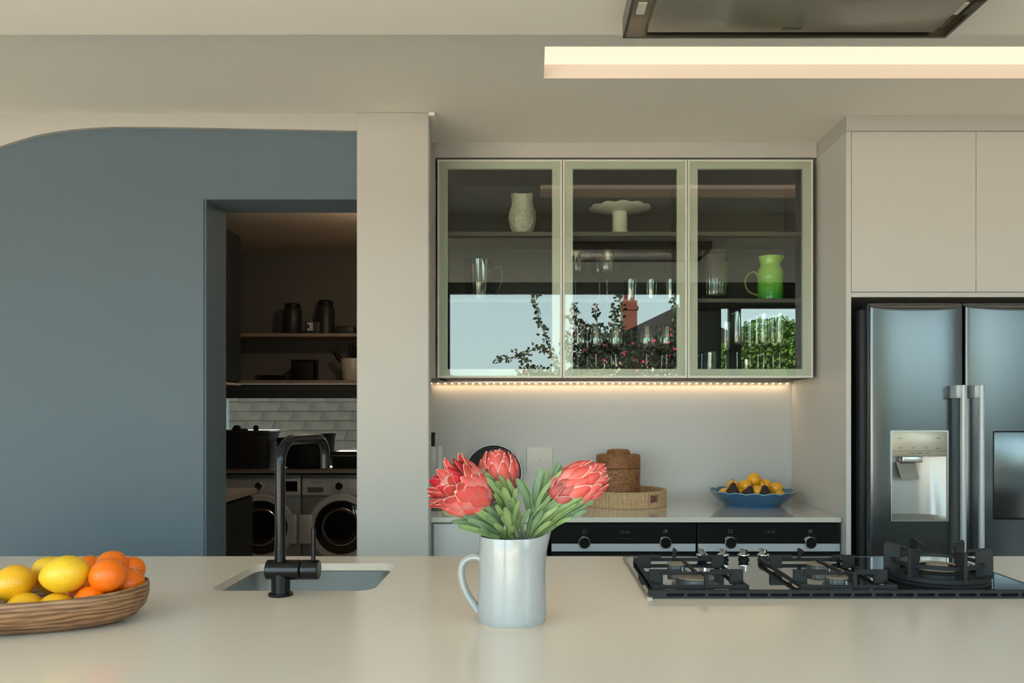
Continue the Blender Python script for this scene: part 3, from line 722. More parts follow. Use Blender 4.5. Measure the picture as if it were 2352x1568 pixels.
# wooden bowl
bc = Vector((-.98, 1.63, IZ)); rot = math.radians(18)
bowl = thing('wooden_bowl', bc, 'oblong olive wood fruit bowl with dark wavy grain at the left of the island', 'bowl', rotz=rot)
def bring(a, b, z, n=56, e=2.35, tilt=0):
    out = []
    for j in range(n):
        th = 2*PI*j/n; cx_, sx_ = math.cos(th), math.sin(th)
        x = a*math.copysign(abs(cx_)**(2/e), cx_); y = b*math.copysign(abs(sx_)**(2/e), sx_)
        out.append(Vector((x, y, z+.006*(x/.2)**2*(z/.07)+.002*math.sin(th*2+1)*(z/.07))))
    return out
rings = [bring(.12, .052, 0), bring(.145, .066, .002), bring(.178, .090, .014), bring(.194, .102, .030), bring(.200, .106, .048), bring(.200, .1065, .066), bring(.199, .1055, .070),
         bring(.1965, .103, .0715), bring(.194, .1005, .070), bring(.192, .099, .055), bring(.183, .091, .03), bring(.15, .07, .013), bring(.09, .035, .009)]
bm_ = loft(rings, cap0=True, cap1=True); bmesh.ops.recalc_face_normals(bm_, faces=bm_.faces[:])
obj('shell', bm_, M['olive'], bowl, local=True, smooth=60)
G1, G2 = 'lemons in the wooden bowl', 'oranges in the wooden bowl'
def L_(u, v, Y, rpx, el, ax, m, label, **k): citrus('lemon', W(u, v, Y), S(rpx, Y), m, label, 'lemon', G1, ax, el*.97, .10, **k)
def O_(u, v, Y, rpx, ax, label, **k): citrus('orange', W(u, v, Y), S(rpx, Y), M['orange'], label, 'orange', G2, ax, .945, 0, flat=1.0, **k)
L_(33, 1338, 1.62, 41, 1.1, (-.5, -.8, -.25), M['lemon'], 'lemon cut by the left edge of the photo, green at its tip')
L_(124, 1322, 1.70, 42, 1.2, (-.4, -.5, .6), M['lemon2'], 'pale lemon half hidden behind the large top lemon', calyx=False)
L_(150, 1318, 1.61, 43, 1.22, (-1, -.25, -.15), M['lemon2'], 'largest lemon, lying on top of the pile in the wooden bowl', calyx=False)
L_(57, 1397, 1.60, 37, 1.12, (-1, .3, 0), M['lemon'], 'lemon low at the front rim of the wooden bowl, below the leftmost lemon', calyx=False)
L_(129, 1397, 1.60, 36, 1.12, (1, .1, .1), M['lemon'], 'lemon low at the front rim directly below the largest lemon', calyx=False)
O_(205, 1307, 1.72, 33, (.2, 0, 1), 'orange at the back, peeking out right of the largest lemon')
O_(257, 1300, 1.70, 36, (.35, -.75, .35), 'topmost orange with a green star calyx facing the room')
O_(248, 1321, 1.62, 41, (-.5, .1, 1), 'large shiny orange in the middle of the orange pile')
O_(303, 1307, 1.73, 30, (.2, .5, .6), 'orange at the far right back of the wooden bowl')
O_(294, 1341, 1.685, 38, (.5, .3, .9), 'orange against the right end rim of the wooden bowl')
O_(208, 1381, 1.61, 37, (-.75, -.6, .45), 'orange at the front rim with its stalk end facing left')
O_(170, 1368, 1.67, 34, (0, .6, .8), 'shaded orange under the largest lemon')
O_(254, 1382, 1.67, 30, (0, .6, .8), 'shaded orange deep in the bowl near the right rim')
O_(214, 1352, 1.69, 30, (0, .6, .8), 'shaded orange wedged behind the largest lemon and the middle orange')

# blue scalloped bowl
bY = 3.75; c0 = Vector((W(1728, 0, bY).x, bY, .90))
bb_ = thing('scalloped_bowl', c0, 'blue glazed bowl with scalloped rim on the back worktop', 'bowl')
def scal(r, z, a, i):
    k = max(0, (r-.13)/.06); s = abs(math.sin(a*8))
    return (r*(1+.025*k*(s-.5)), z+.006*k*(s-.4))
bm_ = lathe([(0, .004), (.115, .004), (.118, 0), (.124, 0), (.128, .008), (.150, .020), (.175, .042), (.190, .060), (.193, .063)], 128, (0, 0, 0), mod=scal)
lathe([(.193, .063), (.191, .0655), (.188, .063), (.170, .044), (.145, .026), (.12, .014), (0, .012)], 128, (0, 0, 0), bm=bm_, mod=scal)
bmesh.ops.remove_doubles(bm_, verts=bm_.verts, dist=1e-5)
obj('shell', bm_, M['bluebowl'], bb_, local=True, smooth=50)
obj('rim_line', lathe([(.191, .0635), (.194, .0635), (.194, .0665), (.191, .0665), (.191, .0635)], 128, (0, 0, 0), mod=scal), M['bluerim'], bb_, local=True, smooth=60)
G3 = 'yellow fruit in the blue scalloped bowl'
for u, v, Y, rp, lb in ((1732, 1101, 3.75, 15.5, 'yellow citrus crowning the pile in the blue bowl'), (1684, 1117, 3.76, 14.5, 'yellow citrus high at the left, behind the stalk of the left pear'),
    (1712, 1117, 3.73, 16, 'yellow citrus just left below the crowning one'), (1757, 1115, 3.76, 15.5, 'yellow citrus just right below the crowning one'),
    (1783, 1121, 3.72, 14.5, 'yellow citrus at the upper right with its tip turned to the room'), (1665, 1134, 3.73, 14, 'yellow citrus at the far left rim of the blue bowl'),
    (1789, 1139, 3.71, 14.5, 'yellow citrus at the far right rim of the blue bowl'), (1739, 1128, 3.68, 14, 'yellow citrus between the middle and right dark pears'),
    (1768, 1136, 3.74, 13.5, 'yellow citrus behind the right dark pear'), (1702, 1136, 3.72, 13.5, 'yellow citrus low between the left and middle dark pears')):
    citrus('yellow_citrus', W(u, v, Y), S(rp, Y), M['blemon'], lb, 'fruit', G3, (random.uniform(-1, 1), -.5, random.uniform(-.3, .8)), 1.05, .05, calyx=(u == 1783))
def pear(u, v, Y, lean, label):
    p = W(u, v, Y); root = thing('pear', p, label, 'pear', 'dark pears in the blue scalloped bowl')
    pr = [(0, -.026), (.012, -.025), (.022, -.018), (.027, -.006), (.026, .006), (.020, .018), (.014, .028), (.011, .036), (.007, .042), (0, .044)]; pr = [(a*1.2, b*1.12) for a, b in pr]
    q = Matrix.Rotation(lean, 4, 'Y')
    t = lathe(pr, 24); bmesh.ops.transform(t, matrix=q, verts=t.verts); obj('skin', t, M['pear'], root, local=True, smooth=80)
    s = tube(spline([(0, 0, .042), (.001, 0, .056), (-.004, 0, .064), (-.008, 0, .068)], 4), .0013, 6)
    bmesh.ops.transform(s, matrix=q, verts=s.verts); obj('stalk', s, M['pear'], root, local=True)
pear(1683, 1133, 3.675, .06, 'left dark pear in the blue bowl'); pear(1717, 1139, 3.655, .35, 'middle dark pear in the blue bowl, leaning right'); pear(1757, 1139, 3.66, -.03, 'right dark pear in the blue bowl')

# ================================================================== JUG
jy = 1.662; jx = W(1176, 0, jy).x; jc = Vector((jx, jy, IZ)); rb = S(79, jy)
jug = thing('white_jug', jc, 'white glazed ceramic jug holding the flowers on the island', 'jug')
H = .176
def jmod(r, z, a, i):
    # spout towards +X near the top
    k = max(0, (z-H*.62)/(H*.38)); da = math.atan2(math.sin(a), math.cos(a))
    sp_ = math.exp(-(da/.38)**2)*k**2
    return (r*(1+.22*sp_)-.0, z+.010*sp_*k)
outer = [(0, .001), (rb*.88, .001), (rb*.93, .0), (rb*.985, .006), (rb, .016), (rb*.995, .05), (rb*.975, .10), (rb*.955, .14), (rb*.945, H-.002)]
bm_ = lathe(outer+[(rb*.935, H), (rb*.90, H-.002), (rb*.90, .12), (rb*.92, .02), (0, .012)], 64, mod=jmod)
obj('body', bm_, M['ceramic'], jug, local=True, smooth=50)
obj('foot_ring', lathe([(rb*.80, .0), (rb*.935, -.0002), (rb*.965, .0035), (rb*.93, .0048)], 64), M['rawclay'], jug, local=True)
hp = [W(1106, 1283, jy), W(1090, 1278, jy), W(1070, 1285, jy), W(1060, 1303, jy), W(1061, 1330, jy), W(1072, 1362, jy), W(1087, 1385, jy), W(1098, 1402, jy)]
hb = tube(spline(hp, 6), lambda t_: .0073+.002*abs(t_-.5), 14, flat=(1.0, 1.5))
obj('handle', hb, M['ceramic'], jug)

# ================================================================== PROTEAS
def attr_mesh(name, rings_pts, tv, rimv, m):
    me = bpy.data.meshes.new(name); nr, nc = len(rings_pts), len(rings_pts[0])
    vs = [p for r_ in rings_pts for p in r_]
    fs = [(i*nc+j, i*nc+j+1, (i+1)*nc+j+1, (i+1)*nc+j) for i in range(nr-1) for j in range(nc-1)]
    me.from_pydata(vs, [], fs); a = me.attributes.new('t', 'FLOAT', 'POINT'); b_ = me.attributes.new('rim', 'FLOAT', 'POINT')
    a.data.foreach_set('value', [tv[i] for i in range(nr) for j in range(nc)]); b_.data.foreach_set('value', [rimv[i][j] for i in range(nr) for j in range(nc)])
    me.materials.append(m); me.shade_smooth(); return me
def bract_mesh(L, wd, curl, m, tip=.55):
    """bract in its own frame: along +Z, width X, outward +Y"""
    rows, nc = 11, 7; P = []; tv = []; rv = []
    for i in range(rows+1):
        t_ = 1-(1-i/rows)**1.7; base_w = .55+.45*math.sin(PI*min(.5, t_*.85))
        w_ = wd*base_w*(1 if t_ < .45 else max(0, 1-((t_-.45)/.55)**1.75)**.72)+.0003
        yo = .17*L*math.sin(PI*t_*.85)+curl*L*t_**3
        row = []; rr = []
        for j in range(nc):
            s = (j/(nc-1))*2-1
            row.append(Vector((s*w_, yo-(s*s)*w_*.50, t_*L))); rr.append(max(abs(s)**3*.97, max(0, (t_-.55)/.45)**3))
        P.append(row); tv.append(t_); rv.append(rr)
    return attr_mesh('bract', P, tv, rv, m)
BR = {k: bract_mesh(.052, .0132, c_, M[m]) for k, m, c_ in (('n', 'bract', -.14), ('d', 'bractdark', -.14), ('p', 'bractpale', -.12), ('r', 'bractred', .05), ('o', 'bract', .22))}
for k, me in list(BR.items()):   # give the bracts thickness through solidify-like doubled faces
    pass
def leaf_mesh(L, wd, pts, up, m):
    P = pts; n = len(P); me = bpy.data.meshes.new('leaf'); vs = []; fs = []
    for i, p in enumerate(P):
        t_ = i/(n-1); T = (P[min(i+1, n-1)]-P[max(i-1, 0)]).normalized(); side = T.cross(up).normalized(); nn = side.cross(T).normalized()
        w_ = wd*(.35+.65*math.sin(PI*min(1, t_*.75+.12)))*(1 if t_ < .82 else max(.02, 1-((t_-.82)/.18)**2)**.5)
        for s in (-1, -.5, 0, .5, 1): vs.append(p+side*s*w_+nn*(w_*.28*(s*s)))
        for s in (1, .5, 0, -.5, -1): vs.append(p+side*s*w_*.96+nn*(w_*.28*(s*s)-.0011*(1-.5*abs(s))))
    m_ = 10
    for i in range(n-1):
        for j in range(m_): fs.append((i*m_+j, i*m_+(j+1) % m_, (i+1)*m_+(j+1) % m_, (i+1)*m_+j))
    fs.append(tuple(range(m_))); fs.append(tuple(range((n-1)*m_, n*m_))[::-1])
    me.from_pydata(vs, [], fs); me.materials.append(m); me.shade_smooth(); return me
def crop(x, y, Y): return W(960+x/3.135, 980+y/3.135, Y)
def protea(label, base, head_base, axis, R, Hh, openn, tone, leaves, rows=7, seed=1, tilt=0):
    rnd = random.Random(seed)
    root = thing('protea', base, label, 'flower', 'pink protea blooms in the white jug')
    base, head_base = Vector(base), Vector(head_base); A = Vector(axis).normalized()
    s = tube(spline([base, (base+head_base)/2+Vector((0, .004, -.004)), head_base, head_base+A*.02], 6), .0048, 10); obj('stem', s, M['stem'], root)
    q = A.to_track_quat('Z', 'Y').to_matrix().to_4x4(); q.translation = head_base
    # inner cone
    core = lathe([(0, 0), (.014, .002), (R*.72, Hh*.25), (R*.74, Hh*.45), (R*.60, Hh*.72), (R*.3, Hh*.9), (0, Hh*.94)], 24)
    bmesh.ops.transform(core, matrix=q, verts=core.verts); obj('flower_core', core, mat('protea_core', (.55, .12, .11), .8, bump=.8, bump_s=200, noise_s=90, col2=(.7, .3, .26)), root, smooth=60)
    for k in range(rows):
        f = k/(rows-1); n = int(9+3*math.sin(PI*min(1, f*1.1+.1)))
        z0 = Hh*(.00+.62*f); rad = R*(.30+.62*math.sin(PI*(.12+.62*f))**1.1)*(1-.18*f)
        Lb = .8+.25*math.sin(PI*f)+.12
        for j in range(n):
            ph = 2*PI*(j+.5*(k % 2))/n+rnd.uniform(-.05, .05)
            outt = math.radians(26-36*f+openn*14+openn*26*f*rnd.random()+rnd.uniform(-3, 3))
            if k == 0: outt = math.radians(34)
            key = tone(f, rnd)
            o = bpy.data.objects.new('bract', BR[key]); COL.objects.link(o); o.parent = root
            Rz = Matrix.Rotation(ph-PI/2, 4, 'Z'); Tt = Matrix.Translation((0, rad-.004, z0)); Rx = Matrix.Rotation(-outt, 4, 'X')
            sc = Lb*(Hh/.115)*rnd.uniform(.93, 1.05); Mx = q @ Rz @ Tt @ Rx @ Matrix.Diagonal((sc*(R/.046)*.98, sc, sc, 1))
            Mx = Matrix.Translation(-ORG[root.name]) @ Mx; o.matrix_local = Mx
    for (x0, y0, x1, y1, dY, wpx) in leaves:
        Y0 = jy+dY*.25; Y1 = jy+dY
        a, b_ = crop(x0, y0, Y0), crop(x1, y1, Y1); d_ = b_-a; ln = d_.length
        perp = Vector((-d_.z, 0, d_.x)).normalized(); bend = (.10 if (b_.x < a.x) else -.10)*ln*rnd.uniform(.5, 1.3)
        mid = (a+b_)/2+perp*(-bend)*.9+Vector((0, -.004, -.002))
        upv = Vector((rnd.uniform(-.45, .45), -1, .35+rnd.uniform(-.2, .3))).normalized()
        o = bpy.data.objects.new('leaf', leaf_mesh(ln, S(wpx/2/3.135, jy), [p-ORG[root.name] for p in spline([a, mid, b_], 7)], upv, M['leaf'] if rnd.random() < .65 else M['leaf2'])); COL.objects.link(o); o.parent = root
    return root
toneL = lambda f, r: ('r' if f > .72 and r.random() < .4 else 'o' if f > .6 else 'p' if r.random() < .35 else 'n')
toneM = lambda f, r: ('d' if f < .45 else 'p' if r.random() < .35 else 'n')
toneR = lambda f, r: ('d' if f < .25 else 'p' if r.random() < .7 else 'n')
LL = [(585, 800, 290, 715, -.055, 58), (575, 780, 238, 682, -.03, 50), (540, 745, 180, 612, .0, 50), (560, 715, 318, 640, -.05, 56), (570, 720, 258, 612, -.01, 50),
      (610, 745, 400, 585, -.06, 56), (615, 700, 440, 515, -.03, 44), (620, 710, 455, 550, -.05, 48), (632, 800, 545, 695, -.065, 46), (600, 690, 480, 535, -.02, 46), (570, 765, 350, 660, -.05, 50),
      (560, 790, 440, 735, -.04, 40), (600, 780, 500, 640, -.055, 46), (590, 640, 470, 560, -.02, 46)]
LM = [(648, 805, 625, 575, -.075, 48), (690, 805, 690, 712, -.078, 36), (715, 795, 732, 515, -.06, 38), (665, 700, 612, 430, -.06, 50), (640, 620, 488, 362, -.05, 50), (610, 620, 545, 480, -.055, 46),
      (580, 560, 452, 300, -.03, 46), (690, 680, 676, 505, -.06, 40), (650, 560, 583, 345, -.05, 34), (680, 570, 640, 370, -.05, 34), (705, 640, 706, 440, -.05, 40), (600, 490, 570, 385, -.055, 60),
      (640, 650, 600, 450, -.06, 48), (800, 610, 708, 368, -.03, 52), (808, 570, 748, 380, -.01, 46), (800, 640, 790, 480, -.01, 40), (560, 440, 480, 330, -.04, 40), (660, 790, 650, 600, -.05, 40), (690, 700, 640, 520, -.05, 44), (720, 740, 700, 560, -.04, 40),
      (700, 800, 745, 640, -.03, 36), (615, 700, 560, 560, -.05, 44), (670, 790, 600, 640, -.045, 44)]
LR = [(765, 795, 812, 590, -.06, 42), (785, 790, 955, 505, -.07, 20), (795, 780, 1012, 575, -.06, 38), (830, 795, 960, 680, -.055, 40), (800, 795, 1148, 460, -.05, 54), (830, 790, 1188, 490, -.055, 56),
      (850, 790, 1202, 525, -.05, 52), (870, 795, 1272, 530, -.045, 56), (850, 720, 1105, 458, -.045, 52), (830, 680, 1042, 310, -.03, 34), (865, 620, 897, 295, -.01, 54), (905, 600, 937, 298, .01, 48),
      (860, 640, 1092, 375, -.04, 34), (950, 430, 1022, 252, .01, 54), (975, 430, 1046, 285, .02, 50), (880, 770, 1150, 545, -.05, 50), (890, 790, 1222, 600, -.04, 44), (850, 650, 1005, 370, -.02, 36),
      (790, 790, 830, 610, -.04, 40), (920, 580, 1030, 450, -.03, 44), (790, 795, 900, 600, -.05, 44), (820, 760, 1000, 600, -.04, 46), (840, 760, 1060, 560, -.03, 46), (900, 560, 960, 420, .0, 40), (940, 740, 1110, 650, -.05, 30)]
protea('left protea bloom, tilted towards the pillar, its bracts most open', jc+Vector((-.012, .0, .02)), crop(500, 560, jy-.01), (-.80, -.38, .52), .046, .118, .55, toneL, LL, seed=3)
protea('middle protea bloom standing upright in front of the black disc', jc+Vector((-.003, .015, .02)), crop(585, 530, jy+.03), (-.04, -.10, 1), .042, .104, .0, toneM, LM, seed=5)
protea('right protea bloom leaning towards the lidded rattan basket', jc+Vector((.018, .0, .02)), crop(955, 530, jy-.005), (.86, -.12, .50), .040, .126, .05, toneR, LR, seed=8)

# ================================================================== THINGS ON THE BACK WORKTOP
# black disc leaning on the wall
c = W(1133, 1087, 3.90); r_ = S(66, 3.90)
dk = thing('black_disc', (c.x, 3.90, .90), 'black round tray with a thin steel rim leaning on the backsplash behind the flowers', 'tray')
q = Matrix.Translation((c.x, 3.915, c.z)) @ Matrix.Rotation(math.radians(-8), 4, 'X') @ Matrix.Rotation(PI/2, 4, 'X')
obj('disc', lathe([(0, 0), (r_*.97, 0), (r_*.98, .004), (r_*.97, .008), (0, .008)], 64, M=q), M['black'], dk)
obj('rim', lathe([(r_*.97, -.001), (r_, -.001), (r_, .010), (r_*.975, .010), (r_*.97, -.001)], 64, M=q), M['darksteel'], dk)
st = bar((c.x-.06, 3.87, .906), (c.x-.06, 3.94, .906), .01, .012); bar((c.x+.06, 3.87, .906), (c.x+.06, 3.94, .906), .01, .012, bm=st); bar((c.x, 3.93, .906), (c.x, 3.93, c.z-r_+.02), .02, .01, bm=st)
obj('stand', st, M['black'], dk)
# socket plate
def frame_xz(x0, x1, z0, z1, w_, y0, y1, m, par, nm): return obj(nm, plate_holes(rect(x0, x1, z0, z1), [rect(x0+w_, x1-w_, z0+w_, z1-w_)], y0, y1, lambda a, z, d: Vector((a, d, z))), m, par)
a, b_ = W(1210, 1086, 3.955), W(1269, 1026, 3.955)
sk = thing('wall_socket', ((a.x+b_.x)/2, 3.955, (a.z+b_.z)/2), 'square cream wall socket on the backsplash', 'socket')
obj('plate', box(a.x, b_.x, 3.945, 3.9545, a.z, b_.z, .0015, 2), M['socket'], sk)
cx, cz = (a.x+b_.x)/2, (a.z+b_.z)/2
frame_xz(cx-.022, cx+.022, cz-.022, cz+.022, .0012, 3.9435, 3.946, M['splash'], sk, 'insert')
frame_xz(cx-.012, cx+.012, cz-.017, cz+.017, .0012, 3.943, 3.946, M['splash'], sk, 'rocker')
obj('holes', box(cx-.003, cx+.003, 3.944, 3.9455, cz+.021, cz+.0225, bm=box(cx-.001, cx+.001, 3.9435, 3.9455, cz-.004, cz+.004)), M['markd'], sk)
a, b_ = W(1150, 1100, 3.955), W(1193, 1042, 3.955)
sk = thing('wall_switch', ((a.x+b_.x)/2, 3.955, (a.z+b_.z)/2), 'cream switch plate mostly hidden behind the black round tray', 'switch')
obj('plate', box(a.x, b_.x, 3.947, 3.9545, a.z, b_.z, .0015, 2), M['socket'], sk); obj('rocker', box(a.x+.02, b_.x-.02, 3.944, 3.948, a.z+.03, b_.z-.03, .001, 1), M['socket'], sk)
# marble holder with black bottle
Ym = 3.62; x1m = W(1014, 0, Ym).x
mb = thing('marble_board', (x1m-.06, Ym, .90), 'veined marble serving board standing beside the pillar', 'board')
obj('slab', box(x1m-.13, x1m-.020, Ym, Ym+.018, .9125, W(0, 1025, Ym).z, .002, 2), M['marble'], mb)
obj('edge', box(x1m-.019, x1m, Ym, Ym+.05, .9125, W(0, 1025, Ym).z, .002, 2), M['cab'], mb); obj('base', box(x1m-.13, x1m, Ym-.01, Ym+.06, .90, .912, .001, 1), M['black'], mb)
xb = W(985, 0, 3.75).x; zt = W(0, 993, 3.75).z
bt = thing('black_bottle', (xb, 3.75, .90), 'black bottle standing behind the marble board', 'bottle')
obj('body', lathe([(0, 0), (.030, 0), (.032, .006), (.032, zt-.9-.13), (.026, zt-.9-.10), (.0280, zt-.9-.095), (.028, zt-.9-.02), (0, zt-.9-.02)], 28, (xb, 3.75, .90)), M['black'], bt)
obj('cap', lathe([(0, 0), (.027, 0), (.030, .017), (.030, .02), (0, .02)], 28, (xb, 3.75, zt-.02)), M['black'], bt)
# jute tray
tyc = 3.765; tc_ = Vector((W(1434, 0, tyc).x, tyc, .90)); tr_ = .190; th_ = .070
tray = thing('jute_tray', tc_, 'round jute rope tray with rectangular handle cutouts on the back worktop', 'tray')
def ring_wall(ro, ri, z0, z1, n, gap):
    t_ = NB(); nz = 8
    def P(a, z, r0, sgn): return Vector((r0*math.cos(a), r0*math.sin(a), z))
    V = {}
    for j in range(n):
        a = 2*PI*j/n; wob = .0016*(1 if j % 2 else 0)+.0012*math.sin(j*1.7)
        for k in range(nz+1):
            z = z0+(z1-z0)*k/nz
            V[j, k, 0] = t_.verts.new(P(a, z, ro-wob, 1)); V[j, k, 1] = t_.verts.new(P(a, z, ri+wob, 1))
    for j in range(n):
        a = 2*PI*(j+.5)/n; j2 = (j+1) % n
        for k in range(nz):
            g = any(abs(math.atan2(math.sin(a-ga), math.cos(a-ga))) < gw for ga, gw in gap) and 3 <= k <= 6
            if g: continue
            t_.faces.new((V[j, k, 0], V[j2, k, 0], V[j2, k+1, 0], V[j, k+1, 0])); t_.faces.new((V[j, k, 1], V[j, k+1, 1], V[j2, k+1, 1], V[j2, k, 1]))
        t_.faces.new((V[j, nz, 0], V[j2, nz, 0], V[j2, nz, 1], V[j, nz, 1])); t_.faces.new((V[j, 0, 0], V[j, 0, 1], V[j2, 0, 1], V[j2, 0, 0]))
    be = [e for e in t_.edges if e.is_boundary]
    bmesh.ops.bridge_loops(t_, edges=be) if False else None
    return t_
hw = .16
obj('wall', ring_wall(tr_, tr_-.012, .0, th_, 260, [(math.radians(-52), hw), (math.radians(128), hw)]), M['jute'], tray, local=True, smooth=20)
obj('rim', lathe([(tr_-.013, th_-.002), (tr_-.012, th_+.002), (tr_-.006, th_+.004), (tr_+.001, th_+.002), (tr_+.001, th_-.002)], 90), M['jute'], tray, local=True)
obj('base_cord', lathe([(0, .004), (tr_-.012, .004), (tr_+.001, .004), (tr_+.0025, .002), (tr_, 0), (0, 0)], 90), M['jute'], tray, local=True)
a = math.radians(-52); hp_ = Matrix.Rotation(a, 4, 'Z')
fr = plate_holes(rect(-.034, .034, .022, .062), [rect(-.030, .030, .026, .058)], tr_-.014, tr_+.002, lambda p, z, d: Vector((d, p, z)))
bmesh.ops.transform(fr, matrix=hp_, verts=fr.verts); obj('handle_opening', fr, M['jute'], tray, local=True)
oc = tc_+Vector((.155*math.cos(a), .155*math.sin(a)+.005, .032)); citrus('red_onion', oc+Vector((.0, .006, .006)), .027, M['onion'], 'red onion seen through the handle opening of the jute tray', 'onion', None, (0, 0, 1), .9, .1, calyx=False)
# rattan lidded box
Yr = 3.76; rc = Vector((W(1420, 0, Yr).x, Yr, .9045)); rr = S(49.5, Yr)
rb_ = thing('rattan_basket', rc, 'brown woven rattan canister with a knobbed lid standing in the jute tray', 'basket')
def coil(profile_rows, n=108):
    pr = []
    for (r0, z0, r1, z1, cnt) in profile_rows:
        for i in range(cnt):
            for k in range(4):
                t_ = (i+k/4)/cnt; rr0 = r0+(r1-r0)*t_; zz = z0+(z1-z0)*t_; bu = .0016*math.sin(PI*k/4*1.0)
                nx, nz = (z1-z0), -(r1-r0); l_ = math.hypot(nx, nz) or 1
                pr.append((rr0+bu*nx/l_, zz+bu*nz/l_, i))
        pr.append((r1, z1, cnt))
    def md(r, z, a, i):
        row = pr[min(i, len(pr)-1)][2]; return (r+.0009*math.sin(a*36+row*PI), z)
    return lathe([(0, pr[0][1])]+[(p[0], p[1]) for p in pr]+[(0, pr[-1][1])], n, mod=lambda r, z, a, i: md(r, z, a, max(0, i-1)))
zl = W(0, 1073, Yr).z-.9045; ztop = W(0, 1043, Yr).z-.9045; zk = W(0, 1034, Yr).z-.9045
obj('body', coil([(rr*.98, 0, rr*1.0, zl-.002, 16)]), M['rattan'], rb_, local=True, smooth=60)
obj('lid', coil([(rr*1.01, zl, rr*1.0, ztop-.004, 7), (rr*1.0, ztop-.004, rr*.90, ztop, 2), (rr*.90, ztop, rr*.56, ztop+.001, 5)]), M['rattan'], rb_, local=True, smooth=60)
obj('lid_knob', coil([(rr*.56, ztop, rr*.50, zk, 3), (rr*.50, zk, rr*.42, zk+.004, 2), (rr*.42, zk+.004, .004, zk+.006, 5)]), M['rattan'], rb_, local=True, smooth=60)

# ================================================================== CABINET CONTENTS
def lt(name, prof, loc, m, label, cat, group=None, n=36, mod=None, part='body'):
    r = thing(name, loc, label, cat, group); obj(part, lathe(prof, n, mod=mod), m, r, local=True, smooth=60); return r
def base(u, Y, z): return Vector((W(u, 0, Y).x, Y, z+.0005))
# fish-like carved vase
vb = base(1200, 3.76, SH1); hv = W(0, 447, 3.76).z-SH1; rv = S(31, 3.76)
def vm(r, z, a, i):
    k = (z/hv); return (r*(1+.05*math.sin(4*a+1)*math.sin(PI*k)+.055*math.sin(7*a+k*12)*(.25+.8*k)), z+(.006*math.cos(2*a) if k > .9 else 0))
v = lt('carved_vase', [(0, 0), (rv*.62, 0), (rv*.66, .006), (rv*.88, hv*.22), (rv*1.0, hv*.45), (rv*.95, hv*.60), (rv*.78, hv*.72), (rv*.76, hv*.85), (rv*.82, hv*.985), (rv*.78, hv*.99), (rv*.70, hv*.85), (rv*.7, hv*.6), (0, hv*.4)], vb, M['carved'], 'cream carved ceramic vase on the top shelf of the glass cabinet', 'vase', n=64, mod=vm)
lf = NB()
for s_ in (-1, 1):
    pts = [Vector((s_*rv*(.20+.55*math.sin(PI*t_)), -rv*(1.02-.35*abs(math.sin(PI*t_))*.5)-.002, hv*(.06+.52*t_))) for t_ in lin(0, 1, 10)]
    tube(pts, .0022, 6, bm=lf)
obj('relief', lf, M['ceramic2'], v, local=True)
obj('boss', citr := lathe([(0, -.008), (.006, -.004), (.0075, .0), (.006, .006), (0, .012)], 14, (0, -rv*.93, hv*.2)), M['ceramic2'], v, local=True)
# cake stand
cs = base(1424, 3.78, SH1); hc = W(0, 480, 3.78).z-SH1; rp_ = S(71, 3.78)
lt('cake_stand', [(0, 0), (rp_*.33, 0), (rp_*.30, .01), (rp_*.24, .04), (rp_*.25, hc-.016), (rp_*.55, hc-.012), (rp_*.97, hc-.003), (rp_, hc+.002), (rp_*.97, hc+.004), (rp_*.5, hc-.003), (0, hc-.004)], cs, M['ceramic2'],
   'cream footed cake stand with a wavy plate on the cabinet top shelf', 'cake stand', n=96, mod=lambda r, z, a, i: (r*(1+(.02*math.cos(12*a) if r > rp_*.6 else 0)), z+(.0025*math.cos(12*a) if r > rp_*.6 else 0)))
# glass jug (measuring jug)
gj = base(1100, 3.76, SH2); hg = W(0, 600, 3.76).z-SH2
g = lt('glass_jug', [(0, 0), (.055, 0), (.058, .005), (.064, hg*.5), (.070, hg), (.068, hg), (.062, hg*.5), (.054, .008), (0, .008)], gj, M['clear'], 'clear glass jug with handle on the left middle shelf of the cabinet', 'jug')
obj('handle', tube(spline([(.068, 0, hg*.82), (.095, 0, hg*.86), (.105, 0, hg*.75), (.098, 0, hg*.4), (.07, 0, hg*.15)], 6), .0055, 10), M['clear'], g, local=True)
def wine(u, v, Y, z, label, group, rbowl=.040, flute=False):
    b0 = base(u, Y, z); hh = W(0, v, Y).z-z
    if flute: pr = [(0, 0), (.032, 0), (.032, .002), (.006, .005), (.0036, .02), (.0036, hh*.36), (.012, hh*.40), (.026, hh*.47), (.0275, hh*.55), (.0265, hh), (.0255, hh), (.0262, hh*.55), (.022, hh*.47), (0, hh*.42)]
    else: pr = [(0, 0), (.036, 0), (.036, .002), (.008, .006), (.004, .02), (.004, hh*.42), (.014, hh*.455), (rbowl*.9, hh*.56), (rbowl, hh*.66), (rbowl*.88, hh*.85), (rbowl*.74, hh), (rbowl*.71, hh), (rbowl*.85, hh*.85), (rbowl*.96, hh*.66), (rbowl*.8, hh*.56), (0, hh*.47)]
    r = thing('champagne_flute' if flute else 'wine_glass', b0, label, 'glass', group)
    ix = 8 if flute else 7
    obj('foot_and_stem', lathe(pr[:6]+[(0, pr[5][1])], 24), M['clear'], r, local=True, smooth=60)
    obj('bowl', lathe([(0, pr[6][1]-.003)]+pr[6:], 24), M['clear'], r, local=True, smooth=60)
def tumbler(u, v, Y, z, label, group, r0=.032):
    b0 = base(u, Y, z); hh = W(0, v, Y).z-z
    lt('tumbler', [(0, 0), (r0*.85, 0), (r0*.88, .003), (r0, hh), (r0*.94, hh), (r0*.82, .012), (0, .010)], b0, M['clear'], label, 'glass', group, n=28)
gw = 'wine glasses behind the cabinet doors'; gt = 'tumblers behind the cabinet doors'; gf = 'champagne flutes in the right cabinet'
